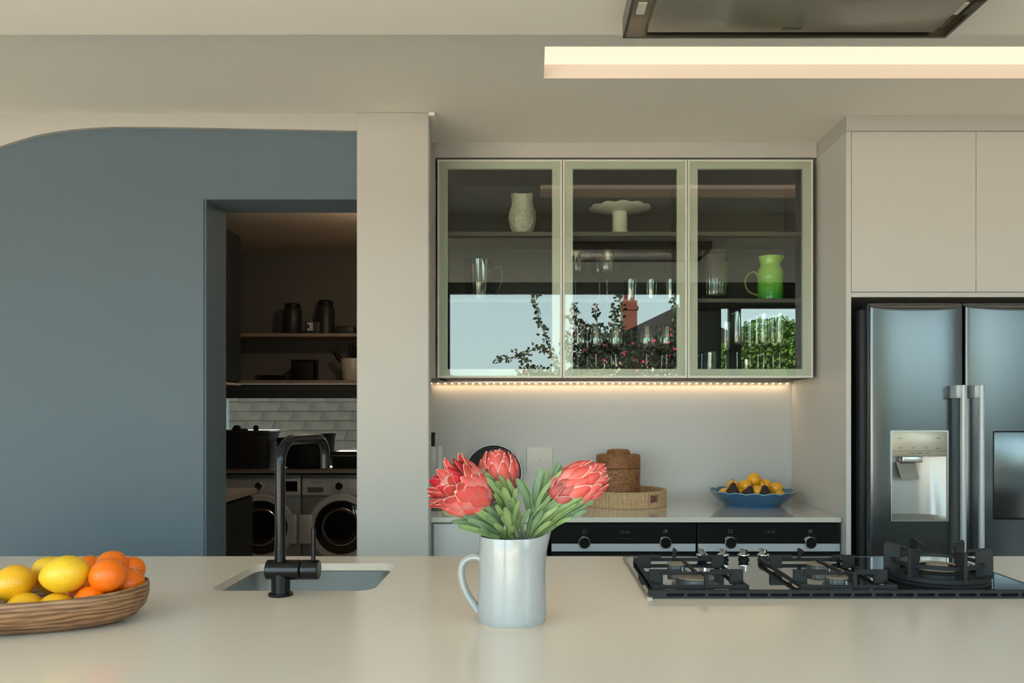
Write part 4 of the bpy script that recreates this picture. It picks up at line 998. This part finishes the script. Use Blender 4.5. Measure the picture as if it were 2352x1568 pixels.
wine(1322, 578, 3.74, SH2, 'wine glass at the left edge of the middle door, middle shelf', gw); wine(1377, 580, 3.82, SH2, 'wine glass on the middle shelf, back one of the overlapping pair', gw); wine(1394, 576, 3.71, SH2, 'wine glass on the middle shelf, front one of the overlapping pair', gw)
for u, s_ in ((1449, 'leftmost'), (1496, 'middle'), (1541, 'rightmost')): tumbler(u, 643, 3.75, SH2, s_+' of the three tumblers on the middle shelf beside the wine glasses', gt, .030)
for u, Y, s_ in ((1327, 3.72, 'leftmost wine glass on the cabinet floor behind the middle door'), (1349, 3.85, 'second wine glass from the left, set back on the cabinet floor'), (1369, 3.72, 'third wine glass from the left on the cabinet floor'),
               (1414, 3.72, 'fourth wine glass from the left on the cabinet floor'), (1485, 3.72, 'fifth wine glass from the left on the cabinet floor, after a gap'), (1531, 3.70, 'rightmost wine glass on the cabinet floor behind the middle door'), (1520, 3.86, 'wine glass set back behind the rightmost one on the cabinet floor'), (1404, 3.86, 'wine glass set back behind the fourth one on the cabinet floor')):
    wine(u, 748 if Y < 3.8 else 758, Y, WF, s_, gw, .036)
# ribbed vase
rvb = base(1638, 3.74, SH2); hv2 = W(0, 578, 3.74).z-SH2; r2 = S(33, 3.74)
lt('ribbed_vase', [(0, 0), (r2*.80, 0), (r2*.92, .008), (r2*.99, .03), (r2, hv2*.5), (r2*.97, hv2), (r2*.93, hv2), (r2*.95, hv2*.5), (r2*.88, .03), (0, .014)], rvb, M['smoke'], 'tall ribbed smoky glass vase beside the green jug', 'vase', n=120, mod=lambda r, z, a, i: (r*(1+.02*math.cos(30*a)), z))
# green jug
gb = base(1769, 3.74, SH2); hgj = W(0, 590, 3.74).z-SH2; r3 = S(29, 3.74)
def gm(r, z, a, i):
    k = max(0, (z-hgj*.82)/(hgj*.18)); da = math.atan2(math.sin(a), math.cos(a)); s_ = math.exp(-(da/.4)**2)*k; return (r*(1+.25*s_), z)
pr = [(0, 0), (r3*.95, 0), (r3*.99, .004)]
for k in range(8): pr += [(r3*1.0, hgj*(.05+.42*k/8)), (r3*(1.0 if k < 5 else .975), hgj*(.05+.42*(k+.5)/8))]
pr += [(r3*1.0, hgj*.50), (r3*1.02, hgj*.60), (r3*.96, hgj*.70), (r3*.80, hgj*.78), (r3*.78, hgj*.84), (r3*.90, hgj*.97), (r3*.93, hgj), (r3*.87, hgj), (r3*.72, hgj*.84), (r3*.74, hgj*.78), (0, hgj*.5)]
g = lt('green_jug', pr, gb, M['gjug'], 'bright green stoneware jug in the right glass cabinet', 'jug', n=56, mod=gm)
obj('handle', tube(spline([(-r3*.95, 0, hgj*.55), (-r3*1.25, 0, hgj*.66), (-r3*1.75, 0, hgj*.60), (-r3*2.0, 0, hgj*.42), (-r3*1.7, 0, hgj*.22), (-r3*.98, 0, hgj*.13)], 6), .0045, 10, flat=(1, 1.4)), mat('handle_glaze', (.35, .33, .10), .2), g, local=True)
fl = [(1693, 716, 3.70, 'tallest champagne flute, leftmost and nearest the door'), (1723, 733, 3.82, 'champagne flute behind, just right of the tallest one'), (1741, 725, 3.76, 'champagne flute left of the front middle one'), (1754, 720, 3.70, 'front middle champagne flute'),
      (1776, 725, 3.78, 'champagne flute behind, between the front middle and the rightmost'), (1791, 720, 3.70, 'rightmost champagne flute, beside the cabinet side'), (1667, 740, 3.86, 'champagne flute at the far left back, behind the tallest one')]
for u, v, Y, lb in fl: wine(u, v, Y, WF, lb, gf, flute=True)
tumbler(1631, 808, 3.70, WF, 'front low tumbler at the left of the right cabinet floor', gt, .033); tumbler(1616, 812, 3.82, WF, 'low tumbler set back at the left of the right cabinet floor', gt, .03)
tumbler(1715, 826, 3.86, WF, 'low tumbler behind the champagne flutes', gt, .03)

# ================================================================== SCULLERY
GY = 6.15
t = thing('scullery_worktop', (-1.5, 6.45, .865), 'dark stone scullery worktop over the washing machines', 'worktop')
obj('slab', box(-2.59, -.02, GY, 6.79, .865, .885, .001, 1), mat('scullery_stone', (.20, .18, .15), .35), t)
t = thing('side_worktop', (-1.95, 4.2, .86), 'pale edged scullery side worktop at the left behind the doorway', 'worktop')
obj('slab', box(-2.59, -1.595, 3.5, 4.75, .855, .885, .001, 1), mat('side_stone', (.42, .36, .29), .35), t)
t = thing('side_cabinet', (-1.95, 4.2, 0), 'black base cabinet under the scullery side worktop', 'cabinet')
obj('body', box(-2.59, -1.62, 3.5, 4.72, 0, .853), M['darkcab'], t)
obj('door', box(-1.62, -1.602, 3.55, 4.70, .1, .84, .001, 1), M['darkcab'], t)
t = thing('tall_cupboard', (-2.2, 5.0, 1.5), 'black wall cupboard on the left wall of the scullery', 'cabinet')
obj('body', box(-2.59, -2.04, 4.4, 5.68, 1.52, 2.54), M['darkcab'], t); obj('door', box(-2.04, -2.02, 4.42, 5.68, 1.53, 2.53, .001, 1), M['darkcab'], t); obj('bottom_edge', box(-2.59, -2.02, 4.4, 5.68, 1.505, 1.519), M['cab'], t)
for z, lb in ((W(0, 873, 6.5).z, 'lower'), (W(0, 765, 6.5).z, 'upper')):
    s_ = obj('wall_shelf', box(-2.59, -.02, 6.5, 6.79, z-.026, z, .001, 1), M['shelf'], origin=(-1.2, 6.65, z)); tag(s_, lb+' long wooden shelf on the scullery back wall', 'shelf', 'scullery shelves')
SL, SU = W(0, 873, 6.5).z, W(0, 765, 6.5).z
def washer(xc, label, drawer):
    x0, x1, yf = xc-.298, xc+.298, 6.2
    r = thing('washing_machine', (xc, 6.48, 0), label, 'washing machine', 'washing machines in the scullery')
    obj('body', box(x0, x1, yf, 6.76, .01, .85, .006, 2), M['wmgrey'], r)
    z0 = W(0, 1137, yf).z; z1 = W(0, 1098, yf).z
    cp = obj('control_panel', box(x0+.002, x1-.002, yf-.010, yf+.003, z0, z1, .003, 2), M['wmsilver'], r)
    kx = xc-.012; kz = (z0+z1)/2+.006
    k = obj('dial', cyl((kx, yf-.01, kz), (kx, yf-.035, kz), .030, 28, bev=.004), M['chrome'], r)
    obj('display', box(xc+.14, xc+.275, yf-.0115, yf-.009, z0+.03, z1-.022, .001, 1), M['blackgloss'], cp)
    mk = NB()
    for i in range(6):
        for s in (-1, 1): box(kx+s*.045-.0+(0 if s > 0 else -.028), kx+s*.045+(.028 if s > 0 else 0), yf-.0106, yf-.0098, kz-.035+i*.014, kz-.0335+i*.014, bm=mk)
    obj('marks', mk, M['markd'], cp)['kind'] = 'stuff'
    if drawer:
        d_ = obj('drawer', box(x0+.008, x0+.185, yf-.013, yf-.009, z0+.006, z1-.006, .001, 1), M['wmsilver'], r)
        obj('drawer_grip', box(x0+.045, x0+.165, yf-.0145, yf-.011, z0+.022, z0+.062, .001, 1), M['mark'], d_)
        tx_ = x0+.115; tz_ = z1-.03
        obj('lettering', text_bm('BOSCH', .022, lambda p: Vector((tx_+p.x*1.2, yf-.0135-p.z, tz_+p.y))), M['markd'], d_)
    dz = W(0, 1211, yf).z; ro = .252
    q = Matrix.Translation((xc, yf, dz)) @ Matrix.Rotation(PI/2, 4, 'X')
    dr = obj('door_ring', lathe([(ro, 0), (ro, .012), (ro-.008, .020), (ro-.045, .022), (ro-.052, .012), (ro-.052, .0)], 72, M=q), M['wmsilver'], r)
    obj('door_glass', lathe([(ro-.053, .004), (ro-.053, .016), (ro-.09, .028), (ro-.15, .034), (0, .036)], 56, M=q), M['blackgloss'], dr)
    dq = Matrix.Translation((xc, yf, dz+.01)) @ Matrix.Rotation(PI/2, 4, 'X')
    obj('drum_ring', lathe([(.125, .0355), (.132, .037), (.138, .0365), (.142, .033)], 56, M=dq), M['chrome'], dr)
    obj('handle', box(xc-ro-.065 if drawer else xc+ro-.04, xc-ro+.04 if drawer else xc+ro+.020, yf-.024, yf, dz-.12, dz+.10, .008, 2), M['wmsilver'], dr)
washer(-2.05, 'left washing machine with a dial and dark display, partly behind the tap', False)
washer(-1.445, 'right washing machine with detergent drawer, next to the pillar', True)
def sbase(u, Y, z): return Vector((W(u, 0, Y).x, Y, z))
# items on the scullery worktop
x0, x1 = -2.50, W(618, 0, 6.35).x; zt = W(0, 990, 6.35).z
bk = thing('wicker_basket', ((x0+x1)/2, 6.45, .885), 'black wicker basket full of dark things on the scullery worktop', 'basket')
wb = NB()
for i in range(17):
    z = .892+i*(zt-.9)/17; pts = rrect(x0+.006, x1-.006, 6.33, 6.62, .03, 3)
    tube([Vector((p[0], p[1], z)) for p in pts]+[Vector((pts[0][0], pts[0][1], z))], .0095, 6, bm=wb)
box(x0+.008, x1-.008, 6.335, 6.615, .887, .90, bm=wb); box(x0+.012, x1-.012, 6.34, 6.61, .90, zt-.04, bm=wb)
obj('body', wb, M['wicker'], bk); pts = rrect(x0, x1, 6.325, 6.625, .03, 3)
obj('rim', tube([Vector((p[0], p[1], zt-.008)) for p in pts]+[Vector((pts[0][0], pts[0][1], zt-.008))], .014, 8), M['wicker'], bk)
for u, v, r0 in ((545, 985, .04), (588, 981, .022), (563, 990, .03)):
    p = W(u, v, 6.45); o = obj('dark_bundle', lathe([(0, -.06), (r0*.8, -.04), (r0, 0), (r0*.6, r0*.7), (0, r0*.9)], 14, (p.x, 6.45, p.z)), M['black'], bk)
xc = W(686, 0, 6.4).x
xc += .045
bw = thing('black_tub', (xc, 6.4, .885), 'large black tub with a flared rim on the scullery worktop', 'tub')
rg = []
for a, b_, z in ((.13, .10, .886), (.19, .14, .90), (.215, .16, 1.0), (.222, .165, 1.10), (.232, .18, 1.135), (.228, .175, 1.14), (.21, .155, 1.10), (.18, .13, .93)):
    rg.append([Vector((xc+a*math.cos(2*PI*j/40), 6.45+b_*math.sin(2*PI*j/40), z+(.02*math.cos(2*PI*j/40) if z > 1.05 else 0))) for j in range(40)])
t_ = loft(rg); bmesh.ops.recalc_face_normals(t_, faces=t_.faces[:]); obj('shell', t_, M['black'], bw)
x0 = W(757, 0, 6.4).x
tr2 = thing('drying_tray', (x0+.3, 6.4, .885), 'black counter tray with a bright steel edge beside the black tub', 'tray')
obj('body', box(x0+.03, x0+.6, 6.36, 6.62, .886, W(0, 1037, 6.36).z, .004, 2), M['black'], tr2); obj('steel_edge', box(x0+.03, x0+.6, 6.355, 6.36, W(0, 1048, 6.36).z, W(0, 1044, 6.36).z), M['chrome'], tr2)
# shelf items
def sitem(name, u0, u1, vt, z, Y, m, label, cat, dep=.16, bev=.006):
    a, b_ = W(u0, 0, Y).x, W(u1, 0, Y).x; r = thing(name, ((a+b_)/2, Y+dep/2, z), label, cat)
    obj('body', box(a, b_, Y, Y+dep, z+.0005, W(0, vt, Y).z, bev, 2), m, r); return r
def sjar(name, u, wpx, vt, z, Y, m, label, cat):
    c_ = sbase(u, Y, z+.0005); hh = W(0, vt, Y).z-z; r0 = S(wpx/2, Y); r = thing(name, c_, label, cat)
    obj('body', lathe([(0, 0), (r0*.9, 0), (r0, .01), (r0, hh*.75), (r0*.8, hh*.86), (0, hh*.86)], 28), m, r, local=True)
    obj('lid', lathe([(0, hh*.86), (r0*.85, hh*.86), (r0*.85, hh*.97), (r0*.7, hh), (0, hh)], 28), M['black'], r, local=True); return r
sjar('storage_jar', 672, 40, 697, SU, 6.62, M['darkcab'], 'dark storage jar at the left of the upper scullery shelf', 'jar'); sjar('storage_jar', 748, 40, 690, SU, 6.71, M['darkcab'], 'taller dark storage jar behind the labelled tin', 'jar')
r = sitem('labelled_tin', 700, 734, 738, SU, 6.54, M['darkcab'], 'small dark tin with a cream label on the upper scullery shelf', 'tin', .07, .003)
a, b_ = W(705, 0, 6.539).x, W(719, 0, 6.539).x; lbz0, lbz1 = W(0, 759, 6.539).z, W(0, 740, 6.539).z
obj('label', box(a, b_, 6.5385, 6.5395, lbz0, lbz1), M['cab'], r); obj('label_mark', cyl((a+.004, 6.5384, (lbz0+lbz1)/2), (a+.004, 6.5378, (lbz0+lbz1)/2), .018, 20), M['markd'], r)
sitem('folded_cloth', 768, 812, 748, SU, 6.54, M['darkcab'], 'flat dark folded cloth at the right of the upper scullery shelf', 'cloth', .18, .012)
for i in range(4):
    z = SL+i*.011; lt('plate', [(0, .001), (.06, .001), (.07, .003), (.118, .008), (.119, .0098), (.07, .0055), (0, .004)], sbase(620, 6.66, z+.0005), M['darkcab'] if i % 2 else mat('green_grey_plate', (.06, .08, .07), .3),
       ['bottom plate of the dark stack', 'second plate from the bottom of the dark stack', 'third plate from the bottom of the dark stack', 'top plate of the dark stack'][i]+' on the lower scullery shelf', 'plate', 'stacked plates on the lower scullery shelf')
r = sitem('black_canister', 668, 719, 830, SL, 6.54, M['black'], 'black square canister on the lower scullery shelf', 'canister', .16, .008); 
obj('lid', box(W(667, 0, 6.538).x, W(720, 0, 6.538).x, 6.538, 6.702, W(0, 829, 6.54).z, W(0, 829, 6.54).z+.012, .003, 1), M['black'], r)
c_ = sbase(812, 6.62, SL+.0005); hh = W(0, 824, 6.62).z-SL
cr = thing('utensil_crock', c_, 'white crock holding black utensils on the lower scullery shelf', 'crock')
obj('body', lathe([(0, 0), (.075, 0), (.088, .02), (.098, hh*.6), (.102, hh), (.096, hh), (.09, hh*.5), (0, .03)], 36), mat('crock_glaze', (.55, .53, .47), .3), cr, local=True)
for i, (dx, dz, r0) in enumerate(((-.15, .06, .020), (-.02, .12, .016), (.03, .10, .016), (.07, .12, .016), (.0, .08, .02))):
    u_ = thing('utensil', c_+Vector((0, -.005+.01*i, .03)), ['black utensil leaning far left over the crock rim', 'tallest upright black utensil in the crock', 'black utensil just right of the tallest one', 'black utensil at the right of the crock', 'short black utensil at the back of the crock'][i], 'utensil', 'black utensils in the white crock')
    e_ = Vector((dx, 0, hh+dz-.03)); e0 = Vector((dx*.2, 0, 0))
    obj('handle', tube([e0, e0+(e_-e0)*.7], .007, 8), M['black'], u_, local=True); obj('grip', tube([e0+(e_-e0)*.62, e0+(e_-e0)*.7, e_*.97+e0*.03, e_], lambda t_: r0*(1 if .1 < t_ < .9 else .7), 12), M['black'], u_, local=True)
# scullery bulb (warm lamp out of sight behind the pillar)
l = bpy.data.lights.new('scullery_lamp_light', 'POINT'); l.energy = 8; l.color = (1, .72, .46); l.shadow_soft_size = .05
lo = bpy.data.objects.new('scullery_lamp_light', l); COL.objects.link(lo); lo.location = (-.9, 5.1, 2.45)

# slate roof of the neighbour seen through the scullery window
nr = thing('neighbour_roof', (-1.6, 8.6, .0), 'weathered slate shingle roof seen through the scullery window', 'roof')
obj('deck', loft([[Vector((-5, 8.0, .55)), Vector((3, 8.0, .55)), Vector((3, 8.0, .50)), Vector((-5, 8.0, .50))], [Vector((-5, 10.4, 2.56)), Vector((3, 10.4, 2.56)), Vector((3, 10.4, 2.51)), Vector((-5, 10.4, 2.51))]]), M['tiles'], nr)
obj('gable_wall', box(-5, 3, 8.2, 8.3, 0, .62), M['brick'], nr)
ang = math.atan2(2.01, 2.4); base_me = []
for k in range(3):
    bx = box(-.1595, .1595, 0, .24, .0, .012, .002, 1); mm = obj('shingle', bx, M['slate'], nr, origin=(0, 0, 0)); base_me.append(mm.data); bpy.data.objects.remove(mm)
rs = random.Random(4)
for row in range(11):
    sy_ = .25+row*.158
    y = 8.0+sy_*math.cos(ang)-.004; z = .55+sy_*math.sin(ang)+.004
    for i in range(15):
        x = -4.2+(i+.5*(row % 2))*.32
        o = bpy.data.objects.new('shingle', base_me[i % 3]); COL.objects.link(o); o.parent = nr
        o.location = Vector((x+rs.uniform(-.003, .003), y, z+rs.uniform(0, .004)))-ORG[nr.name]; o.rotation_euler = (ang-.055, rs.uniform(-.004, .004), rs.uniform(-.008, .008))

# ================================================================== OUTSIDE, seen in the glass
nh = thing('neighbour_house', (4.2, -14, 0), 'neighbouring house with a dark gabled roof reflected in the cabinet glass', 'house')
obj('wall', box(1.6, 7.4, -18, -12.2, 0, 2.9), M['whiteframe'], nh)
gx = 3.35
gb_ = loft([[Vector((1.2, -12, 2.75)), Vector((gx, -12, 3.78)), Vector((7.6, -12, 1.75))], [Vector((1.2, -18, 2.75)), Vector((gx, -18, 3.78)), Vector((7.6, -18, 1.75))]]); bmesh.ops.recalc_face_normals(gb_, faces=gb_.faces[:])
obj('roof', gb_, M['tiles'], nh)
ch = obj('chimney', box(2.08, 2.42, -12.4, -12.0, 2.2, 3.92), M['brick'], nh); box_ = box(2.05, 2.45, -12.43, -11.97, 3.70, 3.78)
obj('chimney_band', box_, M['brick'], ch)
for x in (2.17, 2.33): obj('chimney_pot', cyl((x, -12.2, 3.92), (x, -12.2, 4.08), .05, 12), M['brick'], ch)
def bush(name, label, cat, pos, branches, leafm, lsize, dens, mass, seed, blossom=0):
    rnd = random.Random(seed); r = thing(name, pos, label, cat); st_ = NB(); vs = []; fs = []; mi = []
    def leafat(p):
        a = Vector((rnd.gauss(0, 1), rnd.gauss(0, 1), rnd.gauss(0, 1))).normalized(); b2 = a.orthogonal().normalized()*lsize*rnd.uniform(.6, 1.1)*.6; a = a*lsize*rnd.uniform(.7, 1.2)
        k = len(vs); vs.extend([p, p+a*.5+b2, p+a, p+a*.5-b2]); fs.append((k, k+1, k+2, k+3)); mi.append(1 if rnd.random() < blossom else 0)
    for pts in branches:
        P = spline(pts, 6); tube(P, lambda t_: .008*(1-.7*t_)+.002, 5, bm=st_)
        for i, p in enumerate(P):
            for _ in range(dens): leafat(p+Vector((rnd.gauss(0, .025), rnd.gauss(0, .025), rnd.gauss(0, .02))))
    for (c_, rx, rz, n_) in mass:
        for _ in range(n_):
            d_ = Vector((rnd.gauss(0, 1), rnd.gauss(0, 1), rnd.gauss(0, 1))).normalized()*rnd.random()**.4
            leafat(Vector(c_)+Vector((d_.x*rx, d_.y*rx*.5, d_.z*rz)))
    obj('branches', st_, M['stem'], r) if branches else None
    me = bpy.data.meshes.new('foliage'); me.from_pydata([v_-ORG[r.name] for v_ in vs], [], fs); me.materials.append(leafm); me.materials.append(M['bract_pink'])
    me.polygons.foreach_set('material_index', mi)
    o = bpy.data.objects.new('foliage', me); COL.objects.link(o); o.parent = r; o['kind'] = 'stuff'
D0 = 2*WYF
def RW(u, v, Y): d = D0-Y; return Vector(((u-CU)*d/F, Y, CZ-(v-CV)*d/F))
Yb = -2.4
bush('bougainvillea', 'bougainvillea with arching shoots and pink flowers outside the window, reflected in glass', 'bush', (1.0, Yb, 0),
     [[RW(1290, 900, Yb), RW(1262, 800, Yb), RW(1238, 730, Yb), RW(1225, 672, Yb)], [RW(1300, 880, Yb), RW(1250, 800, Yb), RW(1200, 815, Yb), RW(1142, 828, Yb)], [RW(1330, 880, Yb), RW(1325, 780, Yb), RW(1318, 700, Yb)], [RW(1380, 860, Yb), RW(1375, 770, Yb), RW(1365, 705, Yb)],
      [RW(1440, 860, Yb), RW(1430, 740, Yb), RW(1421, 670, Yb)], [RW(1400, 860, Yb), RW(1410, 760, Yb), RW(1412, 710, Yb)], [RW(1520, 860, Yb), RW(1545, 740, Yb), RW(1550, 670, Yb)], [RW(1350, 780, Yb), RW(1340, 745, Yb), RW(1300, 730, Yb)], [RW(1230, 880, Yb), RW(1215, 840, Yb), RW(1190, 815, Yb)]],
     M['bush'], .045, 7, [(RW(1450, 850, Yb), .75, .42, 2600), (RW(1400, 780, Yb), .35, .22, 500), (RW(1340, 800, Yb), .28, .3, 500), (RW(1540, 800, Yb), .28, .3, 500), (RW(1230, 870, Yb), .28, .16, 400), (RW(1420, 1100, Yb), .9, .8, 1500)], 5, .05)
Yh = -4.5
bush('garden_hedge', 'green hedge outside the right window, reflected in the right glass door', 'hedge', (4.5, Yh, 0), [[(3.0, Yh, 0), (3.05, Yh, 1.2), (3.0, Yh, 2.0)], [(5.0, Yh, 0), (5.05, Yh, 1.2), (5.0, Yh, 2.0)]],
     M['hedge'], .05, 3, [((3.45, Yh, 2.15), .75, .52, 9000), ((4.5, Yh, .9), 2.4, .9, 6000), ((2.75, Yh, 1.9), .4, .4, 1500)], 9)
Yg = -2.6  # added dark foliage, hides the bright patio from the fridge's lower reflection
bush('fridge_dimming_shrubs', 'dark shrubs added outside the right window to darken the fridge reflection', 'shrub', (4.6, Yg, 0), [[(2.4, Yg, 0), (2.4, Yg, .8), (2.45, Yg, 1.4)], [(4.6, Yg, 0), (4.6, Yg, .8), (4.65, Yg, 1.4)], [(7, Yg, 0), (7, Yg, .8), (7.1, Yg, 1.4)]],
     M['bush'], .09, 3, [((3.2, Yg, .85), 1.5, .85, 3500), ((5.6, Yg, .8), 1.8, .9, 3500), ((8.4, Yg, .8), 1.8, .9, 3000)], 11)
gw_ = thing('garden_wall', (3, -9, 0), 'low white garden wall outside, reflected at the foot of the glass', 'wall')
obj('masonry', box(-12, 1.5, -9.2, -9.0, 0, 1.2), M['whiteframe'], gw_)
hl = NB(); rg = []
for i in range(30):
    x = -60+i*4.5; h = 5+3*noise.noise(Vector((i*.35, 3, 1)))+2.2*noise.noise(Vector((i*.9, 8, 1))); rg.append([Vector((x, -55, -1)), Vector((x, -58, h*.7)), Vector((x, -66, h)), Vector((x, -75, -1))])
loft(rg, hl); struct('ground_hills', hl, M['bush'])
